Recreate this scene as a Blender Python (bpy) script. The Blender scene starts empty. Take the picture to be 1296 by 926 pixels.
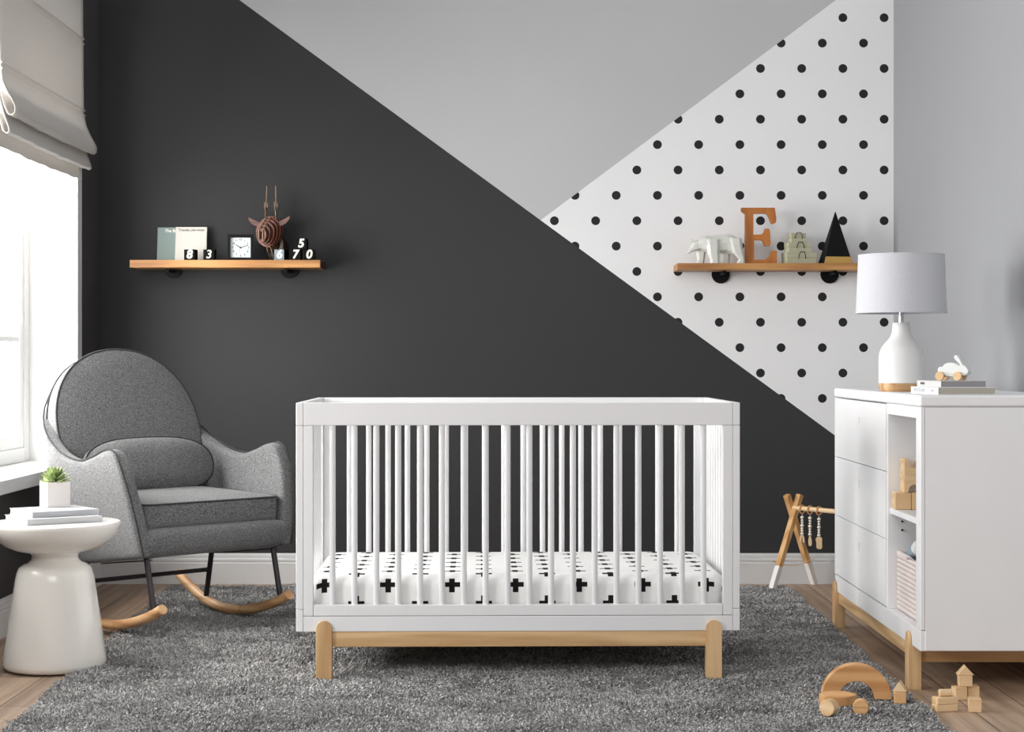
import bpy, bmesh, math, random
import numpy as np
from mathutils import Vector, Matrix
random.seed(7)
scene = bpy.context.scene
col = scene.collection
PI = math.pi
F = 2270.0          # focal length in pixels of the 1296 x 926 frame
CAMZ = 1.005

# ------------------------------------------------------------------ camera
cam = bpy.data.cameras.new('camera'); cam_o = bpy.data.objects.new('camera', cam); col.objects.link(cam_o)
cam.sensor_width = 36.0; cam.lens = F / 1296 * 36.0; cam.shift_y = -8 / 1296.0
cam_o.location = (0, 0, CAMZ); cam_o.rotation_euler = (PI / 2, 0, 0)
cam.clip_start = 0.05; cam.clip_end = 100
scene.camera = cam_o

# ------------------------------------------------------------------ world, lights, exposure
scene.view_settings.view_transform = 'Standard'; scene.view_settings.look = 'None'
scene.view_settings.gamma = 1.0; scene.view_settings.use_curve_mapping = False
scene.view_settings.exposure = 0.0
world = bpy.data.worlds.new('world'); scene.world = world; world.use_nodes = True
wn, wl = world.node_tree.nodes, world.node_tree.links
bg = wn['Background']; bg.inputs[0].default_value = (0.98, 0.99, 1.0, 1)
wtc = wn.new('ShaderNodeTexCoord'); wdot = wn.new('ShaderNodeVectorMath'); wdot.operation = 'DOT_PRODUCT'
wdot.inputs[1].default_value = Vector((-0.66, 0.12, 0.74)).normalized()      # the bright part of the sky: up and towards the window side
wl.new(wtc.outputs['Generated'], wdot.inputs[0])
wmr = wn.new('ShaderNodeMapRange'); wmr.inputs['From Min'].default_value = -0.75; wmr.inputs['From Max'].default_value = 0.9
wmr.inputs['To Min'].default_value = 0.41; wmr.inputs['To Max'].default_value = 0.52; wl.new(wdot.outputs['Value'], wmr.inputs['Value'])
# brighter haze low in the sky beyond the window
wd2 = wn.new('ShaderNodeVectorMath'); wd2.operation = 'DOT_PRODUCT'; wd2.inputs[1].default_value = Vector((-0.42, 0.9, 0.05)).normalized(); wl.new(wtc.outputs['Generated'], wd2.inputs[0])
wm2 = wn.new('ShaderNodeMapRange'); wm2.inputs['From Min'].default_value = 0.86; wm2.inputs['From Max'].default_value = 0.95
wm2.inputs['To Min'].default_value = 0.0; wm2.inputs['To Max'].default_value = 1.1; wl.new(wd2.outputs['Value'], wm2.inputs['Value'])
wad = wn.new('ShaderNodeMath'); wad.operation = 'ADD'; wl.new(wmr.outputs[0], wad.inputs[0]); wl.new(wm2.outputs[0], wad.inputs[1])
wl.new(wad.outputs[0], bg.inputs[1])

def area(name, loc, target, sx, sy, power, color=(1, 1, 1), spread=PI):
    l = bpy.data.lights.new(name, 'AREA'); l.shape = 'RECTANGLE'; l.size = sx; l.size_y = sy
    l.energy = power; l.color = color; l.spread = spread
    o = bpy.data.objects.new(name, l); col.objects.link(o); o.location = loc
    d = Vector(target) - Vector(loc); o.rotation_euler = d.to_track_quat('-Z', 'Y').to_euler()
    return o
area('window_daylight', (-2.55, 6.35, 1.6), (-1.0, 6.3, 1.3), 2.7, 2.1, 310, (1.0, 0.99, 0.975))
area('side_daylight', (-3.0, 2.6, 1.75), (1.4, 6.3, 1.1), 0.9, 0.9, 62, (1.0, 0.99, 0.98))
area('front_fill', (-0.6, -1.0, 3.6), (0.0, 6.6, 0.4), 3.0, 2.0, 90, (1.0, 0.995, 0.985))  # added soft fill from above and behind the camera, no real source there

# ------------------------------------------------------------------ helpers
def lin(c):
    out = []
    for v in c:
        v = v / 255.0
        out.append(v / 12.92 if v <= 0.04045 else ((v + 0.055) / 1.055) ** 2.4)
    return (out[0], out[1], out[2], 1)

def newmat(name):
    m = bpy.data.materials.new(name); m.use_nodes = True
    return m, m.node_tree.nodes, m.node_tree.links, m.node_tree.nodes['Principled BSDF']

def coords(n, l, scale=(1, 1, 1), kind='Object'):
    tc = n.new('ShaderNodeTexCoord'); mp = n.new('ShaderNodeMapping')
    mp.inputs['Scale'].default_value = scale
    l.new(tc.outputs[kind], mp.inputs['Vector']); return mp.outputs['Vector']

def ramp(n, l, fac, stops):
    r = n.new('ShaderNodeValToRGB'); e = r.color_ramp.elements
    while len(e) < len(stops): e.new(0.5)
    for k, (p, c) in enumerate(stops): e[k].position = p; e[k].color = c
    l.new(fac, r.inputs[0]); return r.outputs[0]

def bump(n, l, b, height, strength, dist=0.002):
    bm_ = n.new('ShaderNodeBump'); bm_.inputs['Strength'].default_value = strength; bm_.inputs['Distance'].default_value = dist
    l.new(height, bm_.inputs['Height']); l.new(bm_.outputs[0], b.inputs['Normal'])

def noise(n, l, vec, scale, detail=3, rough=0.5):
    t = n.new('ShaderNodeTexNoise'); t.inputs['Scale'].default_value = scale
    t.inputs['Detail'].default_value = detail; t.inputs['Roughness'].default_value = rough
    l.new(vec, t.inputs['Vector']); return t.outputs['Fac']

def paint(name, c, rough=0.5, var=0.03, spec=0.5, bs=0.03, nscale=6, coat=0.0):
    m, n, l, b = newmat(name); b.inputs['Roughness'].default_value = rough
    b.inputs['Specular IOR Level'].default_value = spec; b.inputs['Coat Weight'].default_value = coat
    b.inputs['Coat Roughness'].default_value = 0.08
    v = coords(n, l); f = noise(n, l, v, nscale, 4)
    c0 = lin(c); a = tuple(x * (1 - var) for x in c0[:3]) + (1,); d = tuple(min(1, x * (1 + var)) for x in c0[:3]) + (1,)
    l.new(ramp(n, l, f, [(0.3, a), (0.7, d)]), b.inputs['Base Color'])
    bump(n, l, b, noise(n, l, v, 180, 2), bs, 0.001)
    return m

def wood(name, c_light, c_dark, axis=0, rough=0.5, rings=9.0, var=None):
    m, n, l, b = newmat(name); b.inputs['Roughness'].default_value = rough
    b.inputs['Specular IOR Level'].default_value = 0.35
    sc = [14, 14, 14]; sc[axis] = 1.3
    v = coords(n, l, sc)
    big = noise(n, l, v, 1.0, 4, 0.6)
    w = n.new('ShaderNodeTexWave'); w.wave_type = 'RINGS'; w.inputs['Scale'].default_value = 0.55
    w.inputs['Distortion'].default_value = rings; w.inputs['Detail'].default_value = 3; w.inputs['Detail Scale'].default_value = 1.2
    l.new(v, w.inputs['Vector'])
    sc2 = [160, 160, 160]; sc2[axis] = 7
    fine = noise(n, l, coords(n, l, sc2), 1.0, 3, 0.6)
    mx = n.new('ShaderNodeMath'); mx.operation = 'MULTIPLY'; l.new(w.outputs['Fac'], mx.inputs[0]); mx.inputs[1].default_value = 0.42
    m2 = n.new('ShaderNodeMath'); m2.operation = 'MULTIPLY_ADD'; l.new(big, m2.inputs[0]); m2.inputs[1].default_value = 0.5; l.new(mx.outputs[0], m2.inputs[2])
    m3 = n.new('ShaderNodeMath'); m3.operation = 'MULTIPLY_ADD'; l.new(fine, m3.inputs[0]); m3.inputs[1].default_value = 0.35; l.new(m2.outputs[0], m3.inputs[2])
    l.new(ramp(n, l, m3.outputs[0], [(0.3, lin(c_dark)), (0.85, lin(c_light))]), b.inputs['Base Color'])
    bump(n, l, b, fine, 0.12, 0.0006)
    return m

def obj(name, bm_, mat, parent=None, bevel=0.0, smooth=35, subsurf=0, world=False, seg=2):
    if world and parent is not None: bmesh.ops.translate(bm_, verts=bm_.verts, vec=-world_loc(parent))
    bmesh.ops.recalc_face_normals(bm_, faces=bm_.faces)
    me = bpy.data.meshes.new(name); bm_.to_mesh(me); bm_.free()
    mats = mat if isinstance(mat, (list, tuple)) else [mat]
    for m in mats: me.materials.append(m)
    o = bpy.data.objects.new(name, me); col.objects.link(o)
    if parent is not None: o.parent = parent
    if smooth:
        for p in me.polygons: p.use_smooth = True
        me.set_sharp_from_angle(angle=math.radians(smooth))
    if bevel:
        b = o.modifiers.new('bevel', 'BEVEL'); b.width = bevel; b.segments = seg; b.limit_method = 'ANGLE'; b.angle_limit = math.radians(40)
        b.harden_normals = True
    if subsurf:
        s = o.modifiers.new('subsurf', 'SUBSURF'); s.levels = subsurf; s.render_levels = subsurf
    return o

def world_loc(o):
    v = Vector(o.location)
    while o.parent is not None: o = o.parent; v += Vector(o.location)
    return v

def thing(name, label, cat, loc=(0, 0, 0), rz=0.0, group=None, kind=None):
    o = bpy.data.objects.new(name, None); col.objects.link(o); o.empty_display_size = 0.1
    o.location = loc; o.rotation_euler = (0, 0, rz)
    if label: o['label'] = label
    if cat: o['category'] = cat
    if group: o['group'] = group
    if kind: o['kind'] = kind
    return o
def tag(o, label, cat, group=None, loc=None, rz=None):
    o['label'] = label; o['category'] = cat
    if group: o['group'] = group
    if loc is not None: o.location = loc
    if rz is not None: o.rotation_euler = (0, 0, rz)
    return o
def struct(name, bm_, mat, **k):
    o = obj(name, bm_, mat, **k); o['kind'] = 'structure'; return o
def B(): return bmesh.new()

def box(bm_, x0, x1, y0, y1, z0, z1, M=None):
    v = [Vector((x, y, z)) for z in (z0, z1) for y in (y0, y1) for x in (x0, x1)]
    if M: v = [M @ p for p in v]
    v = [bm_.verts.new(p) for p in v]
    for f in ((0, 2, 3, 1), (4, 5, 7, 6), (0, 1, 5, 4), (2, 6, 7, 3), (0, 4, 6, 2), (1, 3, 7, 5)):
        bm_.faces.new([v[i] for i in f])
    return bm_
def frame_of(d):
    d = d.normalized(); a = Vector((0, 0, 1)) if abs(d.z) < 0.9 else Vector((1, 0, 0))
    u = d.cross(a).normalized(); return u, d.cross(u).normalized()
def tube(bm_, pts, r, n=12, caps=True):
    pts = [Vector(p) for p in pts]; N = len(pts); rs = r if isinstance(r, (list, tuple)) else [r] * N
    rings = []; u = None
    for i, p in enumerate(pts):
        d = (pts[min(i + 1, N - 1)] - pts[max(i - 1, 0)]).normalized()
        if u is None: u, w = frame_of(d)
        else:
            u = (u - d * u.dot(d)).normalized(); w = d.cross(u)
        w = d.cross(u)
        rings.append([bm_.verts.new(p + (u * math.cos(2 * PI * k / n) + w * math.sin(2 * PI * k / n)) * rs[i]) for k in range(n)])
    for a, b in zip(rings, rings[1:]):
        for k in range(n): bm_.faces.new((a[k], a[(k + 1) % n], b[(k + 1) % n], b[k]))
    if caps: bm_.faces.new(rings[0][::-1]); bm_.faces.new(rings[-1])
    return bm_
def ring(bm_, pts, r, n=8):      # closed tube
    pts = [Vector(p) for p in pts]; N = len(pts); rings = []
    for i, p in enumerate(pts):
        d = (pts[(i + 1) % N] - pts[i - 1]).normalized()
        if i == 0: u, w = frame_of(d)
        else: u = (u - d * u.dot(d)).normalized()
        w = d.cross(u)
        rings.append([bm_.verts.new(p + (u * math.cos(2 * PI * k / n) + w * math.sin(2 * PI * k / n)) * r) for k in range(n)])
    for i in range(N):
        a, b = rings[i], rings[(i + 1) % N]
        off = 0
        if i == N - 1:
            off = min(range(n), key=lambda s: (a[0].co - b[s].co).length)
        for k in range(n): bm_.faces.new((a[k], a[(k + 1) % n], b[(k + 1 + off) % n], b[(k + off) % n]))
    return bm_
def lathe(bm_, prof, n=48, c=(0, 0, 0), M=None):
    c = Vector(c); rings = []
    for r, z in prof:
        if r < 1e-6: rings.append([bm_.verts.new((M @ Vector((0, 0, z)) if M else Vector((0, 0, z))) + c)])
        else:
            R = []
            for k in range(n):
                p = Vector((r * math.cos(2 * PI * k / n), r * math.sin(2 * PI * k / n), z))
                R.append(bm_.verts.new((M @ p if M else p) + c))
            rings.append(R)
    for a, b in zip(rings, rings[1:]):
        if len(a) == 1 and len(b) == 1: continue
        for k in range(n):
            j = (k + 1) % n
            if len(a) == 1: bm_.faces.new((a[0], b[j], b[k]))
            elif len(b) == 1: bm_.faces.new((a[k], a[j], b[0]))
            else: bm_.faces.new((a[k], a[j], b[j], b[k]))
    return bm_
def prism(bm_, outer, d0, d1, fmap, holes=()):
    """polygon (with holes) in (a, b), extruded from d0 to d1; fmap(a, b, d) -> 3D"""
    from mathutils.geometry import tessellate_polygon
    loops = [outer] + list(holes)
    flat = [p for lp in loops for p in lp]
    tris = tessellate_polygon([[Vector((a, b, 0)) for a, b in lp] for lp in loops])
    v0 = [bm_.verts.new(fmap(a, b, d0)) for a, b in flat]; v1 = [bm_.verts.new(fmap(a, b, d1)) for a, b in flat]
    if not holes:
        bm_.faces.new(v0); bm_.faces.new(v1[::-1])
    else:
        for t in tris:
            bm_.faces.new([v0[i] for i in t]); bm_.faces.new([v1[i] for i in reversed(t)])
    k = 0
    for lp in loops:
        m = len(lp)
        for i in range(m):
            a, b = k + i, k + (i + 1) % m
            bm_.faces.new((v0[a], v0[b], v1[b], v1[a]))
        k += m
    return bm_
def sphere(bm_, c, r, seg=12, M=None):
    prof = [(r * math.sin(PI * i / seg), -r * math.cos(PI * i / seg)) for i in range(seg + 1)]
    prof[0] = (0, -r); prof[-1] = (0, r)
    return lathe(bm_, prof, seg * 2 if seg < 12 else 24, c, M)
def arc(cx, cy, r, a0, a1, n):
    return [(cx + r * math.cos(math.radians(a0 + (a1 - a0) * i / n)), cy + r * math.sin(math.radians(a0 + (a1 - a0) * i / n))) for i in range(n + 1)]
XZ = lambda a, b, d: Vector((a, d, b))
YZ = lambda a, b, d: Vector((d, a, b))
XY = lambda a, b, d: Vector((a, b, d))
def text(name, body, size, mat, parent, M, ext=0.0004, bold=0.0, shear=0.0, font_scale=1.0):
    c = bpy.data.curves.new(name, 'FONT'); c.body = body; c.size = size; c.extrude = ext; c.offset = bold; c.shear = shear
    c.align_x = 'CENTER'; c.align_y = 'CENTER'; c.space_character = font_scale
    t = bpy.data.objects.new(name, c); col.objects.link(t)
    dg = bpy.context.evaluated_depsgraph_get(); me = bpy.data.meshes.new_from_object(t.evaluated_get(dg))
    col.objects.unlink(t); bpy.data.objects.remove(t)
    me.transform(M); me.materials.clear(); me.materials.append(mat)
    o = bpy.data.objects.new(name, me); col.objects.link(o); o.parent = parent
    return o
def copy_tree(o, parent=None):
    c = o.copy(); col.objects.link(c)
    if parent is not None: c.parent = parent
    for ch in list(o.children): copy_tree(ch, c)
    return c
FRONT = Matrix.Rotation(PI / 2, 4, 'X')     # text plane -> facing -Y

# ------------------------------------------------------------------ materials
M_white = paint('white lacquer', (232, 232, 233), 0.38, 0.01, 0.4, 0.01)
M_whitetrim = paint('white trim paint', (226, 226, 226), 0.45, 0.02)
M_pine = [wood('pine %s' % a, (226, 190, 144), (184, 144, 98), i) for i, a in enumerate('XYZ')]
M_oak = [wood('honey wood %s' % a, (190, 140, 86), (132, 84, 44), i, 0.45) for i, a in enumerate('XYZ')]
M_brown = [wood('brown stained wood %s' % a, (178, 110, 50), (112, 60, 22), i, 0.42) for i, a in enumerate('XYZ')]
M_beech = [wood('beech toy %s' % a, (238, 208, 166), (216, 176, 128), i, 0.55) for i, a in enumerate('XYZ')]
M_orange = [wood('orange pine toy %s' % a, (226, 178, 124), (194, 136, 84), i, 0.55, 6) for i, a in enumerate('XYZ')]
M_black = paint('black satin', (12, 13, 14), 0.6, 0.05, 0.2)
M_iron = paint('dark iron', (7, 8, 9), 0.6, 0.08, 0.2)
M_purpleblack = paint('dark metal', (44, 36, 40), 0.4, 0.05)
M_ink = paint('black ink', (38, 38, 40), 0.7, 0.0)
M_digit = paint('cream digit', (245, 240, 225), 0.6, 0.01)

def wall_back_mat():
    m, n, l, b = newmat('painted geometric wall'); b.inputs['Roughness'].default_value = 0.75
    b.inputs['Specular IOR Level'].default_value = 0.06
    tc = n.new('ShaderNodeTexCoord'); sp = n.new('ShaderNodeSeparateXYZ'); l.new(tc.outputs['Object'], sp.inputs[0])
    X, Z = sp.outputs['X'], sp.outputs['Z']
    def math_(op, a, b_=None, c=None):
        k = n.new('ShaderNodeMath'); k.operation = op
        for i, v in enumerate((a, b_, c)):
            if v is None: continue
            if isinstance(v, (int, float)): k.inputs[i].default_value = v
            else: l.new(v, k.inputs[i])
        return k.outputs[0]
    # line 1 from (-1.2251, 2.6208) falling to (1.4524, .6641): below it is dark
    s1 = (0.6641 - 2.6208) / (1.4524 + 1.2251)
    dark = math_('LESS_THAN', Z, math_('MULTIPLY_ADD', X, s1, 2.6208 + 1.2251 * s1))
    s2 = (2.6208 - 1.6336) / (1.456 - 0.1314)
    below2 = math_('LESS_THAN', Z, math_('MULTIPLY_ADD', X, s2, 1.6336 - 0.1314 * s2))
    # dot lattice: columns .185 m, rows .114 m, alternate rows offset by half
    px, pz, x0, z0 = 0.1852, 0.2280, 1.487, 2.541
    def lat(ox, oz):
        dx = math_('MULTIPLY', math_('SUBTRACT', math_('FRACT', math_('MULTIPLY_ADD', X, 1 / px, -(x0 + ox) / px + 0.5 + 40)), 0.5), px)
        dz = math_('MULTIPLY', math_('SUBTRACT', math_('FRACT', math_('MULTIPLY_ADD', Z, 1 / pz, -(z0 + oz) / pz + 0.5 + 40)), 0.5), pz)
        d2 = math_('ADD', math_('MULTIPLY', dx, dx), math_('MULTIPLY', dz, dz))
        return math_('LESS_THAN', d2, 0.0198 ** 2)
    dot = math_('MAXIMUM', lat(0, 0), lat(px / 2, pz / 2))
    def mix(f, a, c):
        k = n.new('ShaderNodeMix'); k.data_type = 'RGBA'; l.new(f, k.inputs[0])
        for i, v in ((6, a), (7, c)):
            if isinstance(v, tuple): k.inputs[i].default_value = v
            else: l.new(v, k.inputs[i])
        return k.outputs[2]
    paper = mix(dot, lin((226, 226, 227)), lin((46, 46, 47)))
    c = mix(below2, lin((184, 184, 185)), paper)
    c = mix(dark, c, lin((60, 60, 61)))
    f = noise(n, l, tc.outputs['Object'], 1.6, 4)
    h = n.new('ShaderNodeHueSaturation'); l.new(c, h.inputs['Color'])
    l.new(math_('MULTIPLY_ADD', f, 0.12, 0.94), h.inputs['Value'])
    l.new(h.outputs[0], b.inputs['Base Color'])
    bump(n, l, b, noise(n, l, tc.outputs['Object'], 150, 2), 0.04, 0.001)
    return m
M_wallback = wall_back_mat()
M_walldark = paint('charcoal wall paint', (78, 76, 77), 0.75, 0.05, 0.06, 0.04, 1.6)
M_wallgrey = paint('pale grey wall paint', (154, 155, 158), 0.75, 0.02, 0.08, 0.04, 1.6)

def floor_mat():
    m, n, l, b = newmat('oak plank floor'); b.inputs['Roughness'].default_value = 0.5; b.inputs['Specular IOR Level'].default_value = 0.35
    tc = n.new('ShaderNodeTexCoord'); mp = n.new('ShaderNodeMapping'); mp.inputs['Rotation'].default_value = (0, 0, PI / 2)
    l.new(tc.outputs['Object'], mp.inputs['Vector'])
    br = n.new('ShaderNodeTexBrick'); l.new(mp.outputs[0], br.inputs['Vector'])
    br.inputs['Scale'].default_value = 1.0; br.inputs['Brick Width'].default_value = 1.3; br.inputs['Row Height'].default_value = 0.165
    br.inputs['Mortar Size'].default_value = 0.0022; br.inputs['Mortar Smooth'].default_value = 0.3; br.offset = 0.37
    br.inputs['Color1'].default_value = (0, 0, 0, 1); br.inputs['Color2'].default_value = (1, 1, 1, 1); br.inputs['Mortar'].default_value = (0.5, 0.5, 0.5, 1)
    v = coords(n, l, (26, 1.6, 1)); g = noise(n, l, v, 1.0, 5, 0.65)
    v2 = coords(n, l, (150, 5, 1)); g2 = noise(n, l, v2, 1.0, 3, 0.6)
    w = n.new('ShaderNodeTexWave'); w.inputs['Scale'].default_value = 0.5; w.inputs['Distortion'].default_value = 9; w.inputs['Detail'].default_value = 3
    l.new(coords(n, l, (12, 1.2, 1)), w.inputs['Vector'])
    a = n.new('ShaderNodeMath'); a.operation = 'MULTIPLY_ADD'; l.new(g, a.inputs[0]); a.inputs[1].default_value = 0.6
    c = n.new('ShaderNodeMath'); c.operation = 'MULTIPLY_ADD'; l.new(g2, c.inputs[0]); c.inputs[1].default_value = 0.25; c.inputs[2].default_value = 0.0
    d = n.new('ShaderNodeMath'); d.operation = 'MULTIPLY_ADD'; l.new(w.outputs['Fac'], d.inputs[0]); d.inputs[1].default_value = 0.15; l.new(c.outputs[0], d.inputs[2])
    l.new(d.outputs[0], a.inputs[2])
    colr = ramp(n, l, a.outputs[0], [(0.25, lin((136, 112, 92))), (0.8, lin((200, 174, 150)))])
    hs = n.new('ShaderNodeHueSaturation'); l.new(colr, hs.inputs['Color'])
    k = n.new('ShaderNodeMath'); k.operation = 'MULTIPLY_ADD'; l.new(br.outputs['Color'], k.inputs[0]); k.inputs[1].default_value = 0.34; k.inputs[2].default_value = 0.83
    l.new(k.outputs[0], hs.inputs['Value'])
    mx = n.new('ShaderNodeMix'); mx.data_type = 'RGBA'; l.new(br.outputs['Fac'], mx.inputs[0]); l.new(hs.outputs[0], mx.inputs[6]); mx.inputs[7].default_value = lin((72, 54, 40))
    l.new(mx.outputs[2], b.inputs['Base Color']); bump(n, l, b, a.outputs[0], 0.15, 0.001)
    return m
M_floor = floor_mat()

def fabric(name, c0, c1, sc=420, rough=0.95, bs=0.5, trans=0.0):
    m, n, l, b = newmat(name); b.inputs['Roughness'].default_value = rough; b.inputs['Specular IOR Level'].default_value = 0.15
    v = coords(n, l); f = noise(n, l, v, sc, 3, 0.7)
    l.new(ramp(n, l, f, [(0.36, lin(c0)), (0.66, lin(c1))]), b.inputs['Base Color'])
    bump(n, l, b, f, bs, 0.0015)
    b.inputs['Sheen Weight'].default_value = 0.15
    if trans:
        t = n.new('ShaderNodeBsdfTranslucent'); t.inputs[0].default_value = lin(c1); mx = n.new('ShaderNodeMixShader'); mx.inputs[0].default_value = trans
        out = n['Material Output']; l.new(b.outputs[0], mx.inputs[1]); l.new(t.outputs[0], mx.inputs[2]); l.new(mx.outputs[0], out.inputs[0])
    return m
M_fab = fabric('grey heather fabric', (52, 52, 53), (146, 146, 146), 330)
M_pipe = fabric('grey piping fabric', (38, 38, 39), (72, 72, 73), 300)
M_blind = fabric('linen shade fabric', (200, 196, 191), (220, 216, 211), 260, 0.95, 0.2, 0.15)

# ------------------------------------------------------------------ room shell
XL, XR, YB = -1.857, 1.715, 8.06
Y0 = 4.55
bm = B(); box(bm, XL - 0.3, XR + 0.1, 1.5, YB + 0.1, -0.06, 0.0); struct('floor', bm, M_floor, smooth=0)
bm = B(); box(bm, XL - 0.25, XR + 0.12, YB, YB + 0.12, -0.06, 2.85); struct('wall_back', bm, M_wallback, smooth=0)
bm = B(); box(bm, XR, XR + 0.12, 2.4, YB, -0.06, 2.85); struct('wall_right', bm, M_wallgrey, smooth=0)
WY0, WY1, WZ0, WZ1 = 5.05, 7.60, 0.545, 2.45
bm = B()
hole = [(WY0, WZ0), (WY1, WZ0), (WY1, WZ1), (WY0, WZ1)]
prism(bm, [(Y0, -0.06), (YB, -0.06), (YB, 2.85), (Y0, 2.85)], XL, XL - 0.25, YZ, [hole])
struct('wall_left', bm, M_walldark, smooth=0)
M_base = paint('pale grey baseboard paint', (210, 210, 210), 0.45, 0.02)
prof = [(0, 0), (0.019, 0), (0.019, 0.092), (0.014, 0.095), (0.014, 0.101), (0.017, 0.104), (0.015, 0.113), (0.009, 0.117), (0.011, 0.121), (0.009, 0.131), (0.004, 0.136), (0, 0.136)]
bm = B(); prism(bm, prof, XL, XR, lambda a, b, d: Vector((d, YB - a, b))); struct('baseboard_back', bm, M_base, smooth=25)
bm = B(); prism(bm, prof, Y0, YB - 0.019, lambda a, b, d: Vector((XL + a, d, b))); struct('baseboard_left', bm, M_whitetrim, smooth=25)
bm = B(); prism(bm, prof, 2.4, YB - 0.019, lambda a, b, d: Vector((XR - a, d, b))); struct('baseboard_right', bm, M_base, smooth=25)

# window in the left wall
win = thing('window_1', None, None, (XL - 0.1, (WY0 + WY1) / 2, WZ0), kind='structure')
M_winpaint = paint('window paint', (240, 240, 238), 0.4, 0.01)
bm = B(); xo0, xo1 = XL - 0.249, XL + 0.0
box(bm, xo0, xo1, WY1 - 0.012, WY1 - 0.0005, WZ0, WZ1); box(bm, xo0, xo1, WY0 + 0.0005, WY0 + 0.012, WZ0, WZ1); box(bm, xo0, xo1, WY0 + .012, WY1 - .012, WZ1 - 0.012, WZ1 - 0.0005)
obj('jamb', bm, M_winpaint, win, world=True)
bm = B(); cw = 0.075
box(bm, XL + 0.001, XL + 0.019, WY1 - 0.008, WY1 + cw - 0.008, WZ0 + 0.03, WZ1 + cw); box(bm, XL + 0.001, XL + 0.019, WY0 - cw, WY0 + 0.008, WZ0 + 0.03, WZ1 + cw)
box(bm, XL + 0.001, XL + 0.019, WY0 + .008, WY1 - .008, WZ1 - 0.008, WZ1 + cw)
obj('casing', bm, M_whitetrim, win, world=True, bevel=0.003)
bm = B(); box(bm, XL - 0.249, XL + 0.06, WY0 - 0.11, WY1 + 0.11, WZ0 - 0.018, WZ0 + 0.033)
s_ = obj('sill', bm, M_whitetrim, win, world=True, bevel=0.004)
fx0, fx1 = XL - 0.235, XL - 0.185
bm = B(); z0_, z1_ = WZ0 + 0.033, WZ1 - 0.012
for (a, b_) in ((WY0 + 0.012, WY0 + 0.075), (WY1 - 0.075, WY1 - 0.012), (6.30, 6.36)): box(bm, fx0, fx1, a, b_, z0_, z1_)
for (a, b_) in ((WY0 + 0.075, 6.30), (6.36, WY1 - 0.075)):
    box(bm, fx0 + .001, fx1 - .001, a, b_, z0_, z0_ + 0.06); box(bm, fx0 + .001, fx1 - .001, a, b_, z1_ - 0.06, z1_)
obj('frame', bm, M_winpaint, win, world=True, bevel=0.004)
M_glass, n_, l_, b_ = newmat('window glass')
tr = n_.new('ShaderNodeBsdfTransparent'); gl = n_.new('ShaderNodeBsdfGlossy'); gl.inputs['Roughness'].default_value = 0.02
mxs = n_.new('ShaderNodeMixShader'); mxs.inputs[0].default_value = 0.06; l_.new(tr.outputs[0], mxs.inputs[1]); l_.new(gl.outputs[0], mxs.inputs[2]); l_.new(mxs.outputs[0], n_['Material Output'].inputs[0])
for (ya, yb) in ((WY0 + 0.075, 6.30), (6.36, WY1 - 0.075)):
    bm = B(); sx0, sx1 = fx0 + 0.008, fx1 - 0.008
    box(bm, sx0, sx1, ya, ya + 0.05, z0_ + .06, z1_ - .06); box(bm, sx0, sx1, yb - 0.05, yb, z0_ + .06, z1_ - .06)
    box(bm, sx0 + .0005, sx1 - .0005, ya + .05, yb - .05, z0_ + .06, z0_ + .11); box(bm, sx0 + .0005, sx1 - .0005, ya + .05, yb - .05, z1_ - .11, z1_ - .06)
    for zm in (1.09, 1.59, 2.05): box(bm, sx0 + .004, sx1 - .004, ya + .05, yb - .05, zm - 0.011, zm + 0.011)
    sash = obj('sash', bm, M_winpaint, win, world=True, bevel=0.002)
    bm = B(); box(bm, fx0 + 0.02, fx0 + 0.024, ya + .03, yb - .03, z0_ + .08, z1_ - .08)
    g = obj('pane', bm, M_glass, sash, world=True, smooth=0)

# ------------------------------------------------------------------ rug
RUG = [(-1.34, 4.55), (1.165, 4.55), (1.212, 7.86), (-1.50, 7.86)]
M_rugback = paint('rug backing', (60, 60, 60), 0.95, 0.1)
M_pile, n_, l_, b_ = newmat('grey shag yarn'); b_.inputs['Roughness'].default_value = 0.9; b_.inputs['Specular IOR Level'].default_value = 0.15
b_.inputs['Sheen Weight'].default_value = 0.2
v_ = coords(n_, l_); f_ = noise(n_, l_, v_, 190, 2, 0.8)
l_.new(ramp(n_, l_, f_, [(0.34, lin((86, 85, 84))), (0.66, lin((218, 216, 214)))]), b_.inputs['Base Color'])
bm = B()
n = 40
outer = []
for i in range(4):
    a = Vector(RUG[i]).to_2d(); b_2 = Vector(RUG[(i + 1) % 4]).to_2d()
    outer += [tuple(a.lerp(b_2, t / n)) for t in range(n)]
prism(bm, outer, 0.0005, 0.004, XY)
rug = obj('shag_rug', bm, M_rugback, smooth=0); tag(rug, 'large grey shag rug with deep twisted pile under the crib', 'rug')
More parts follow.
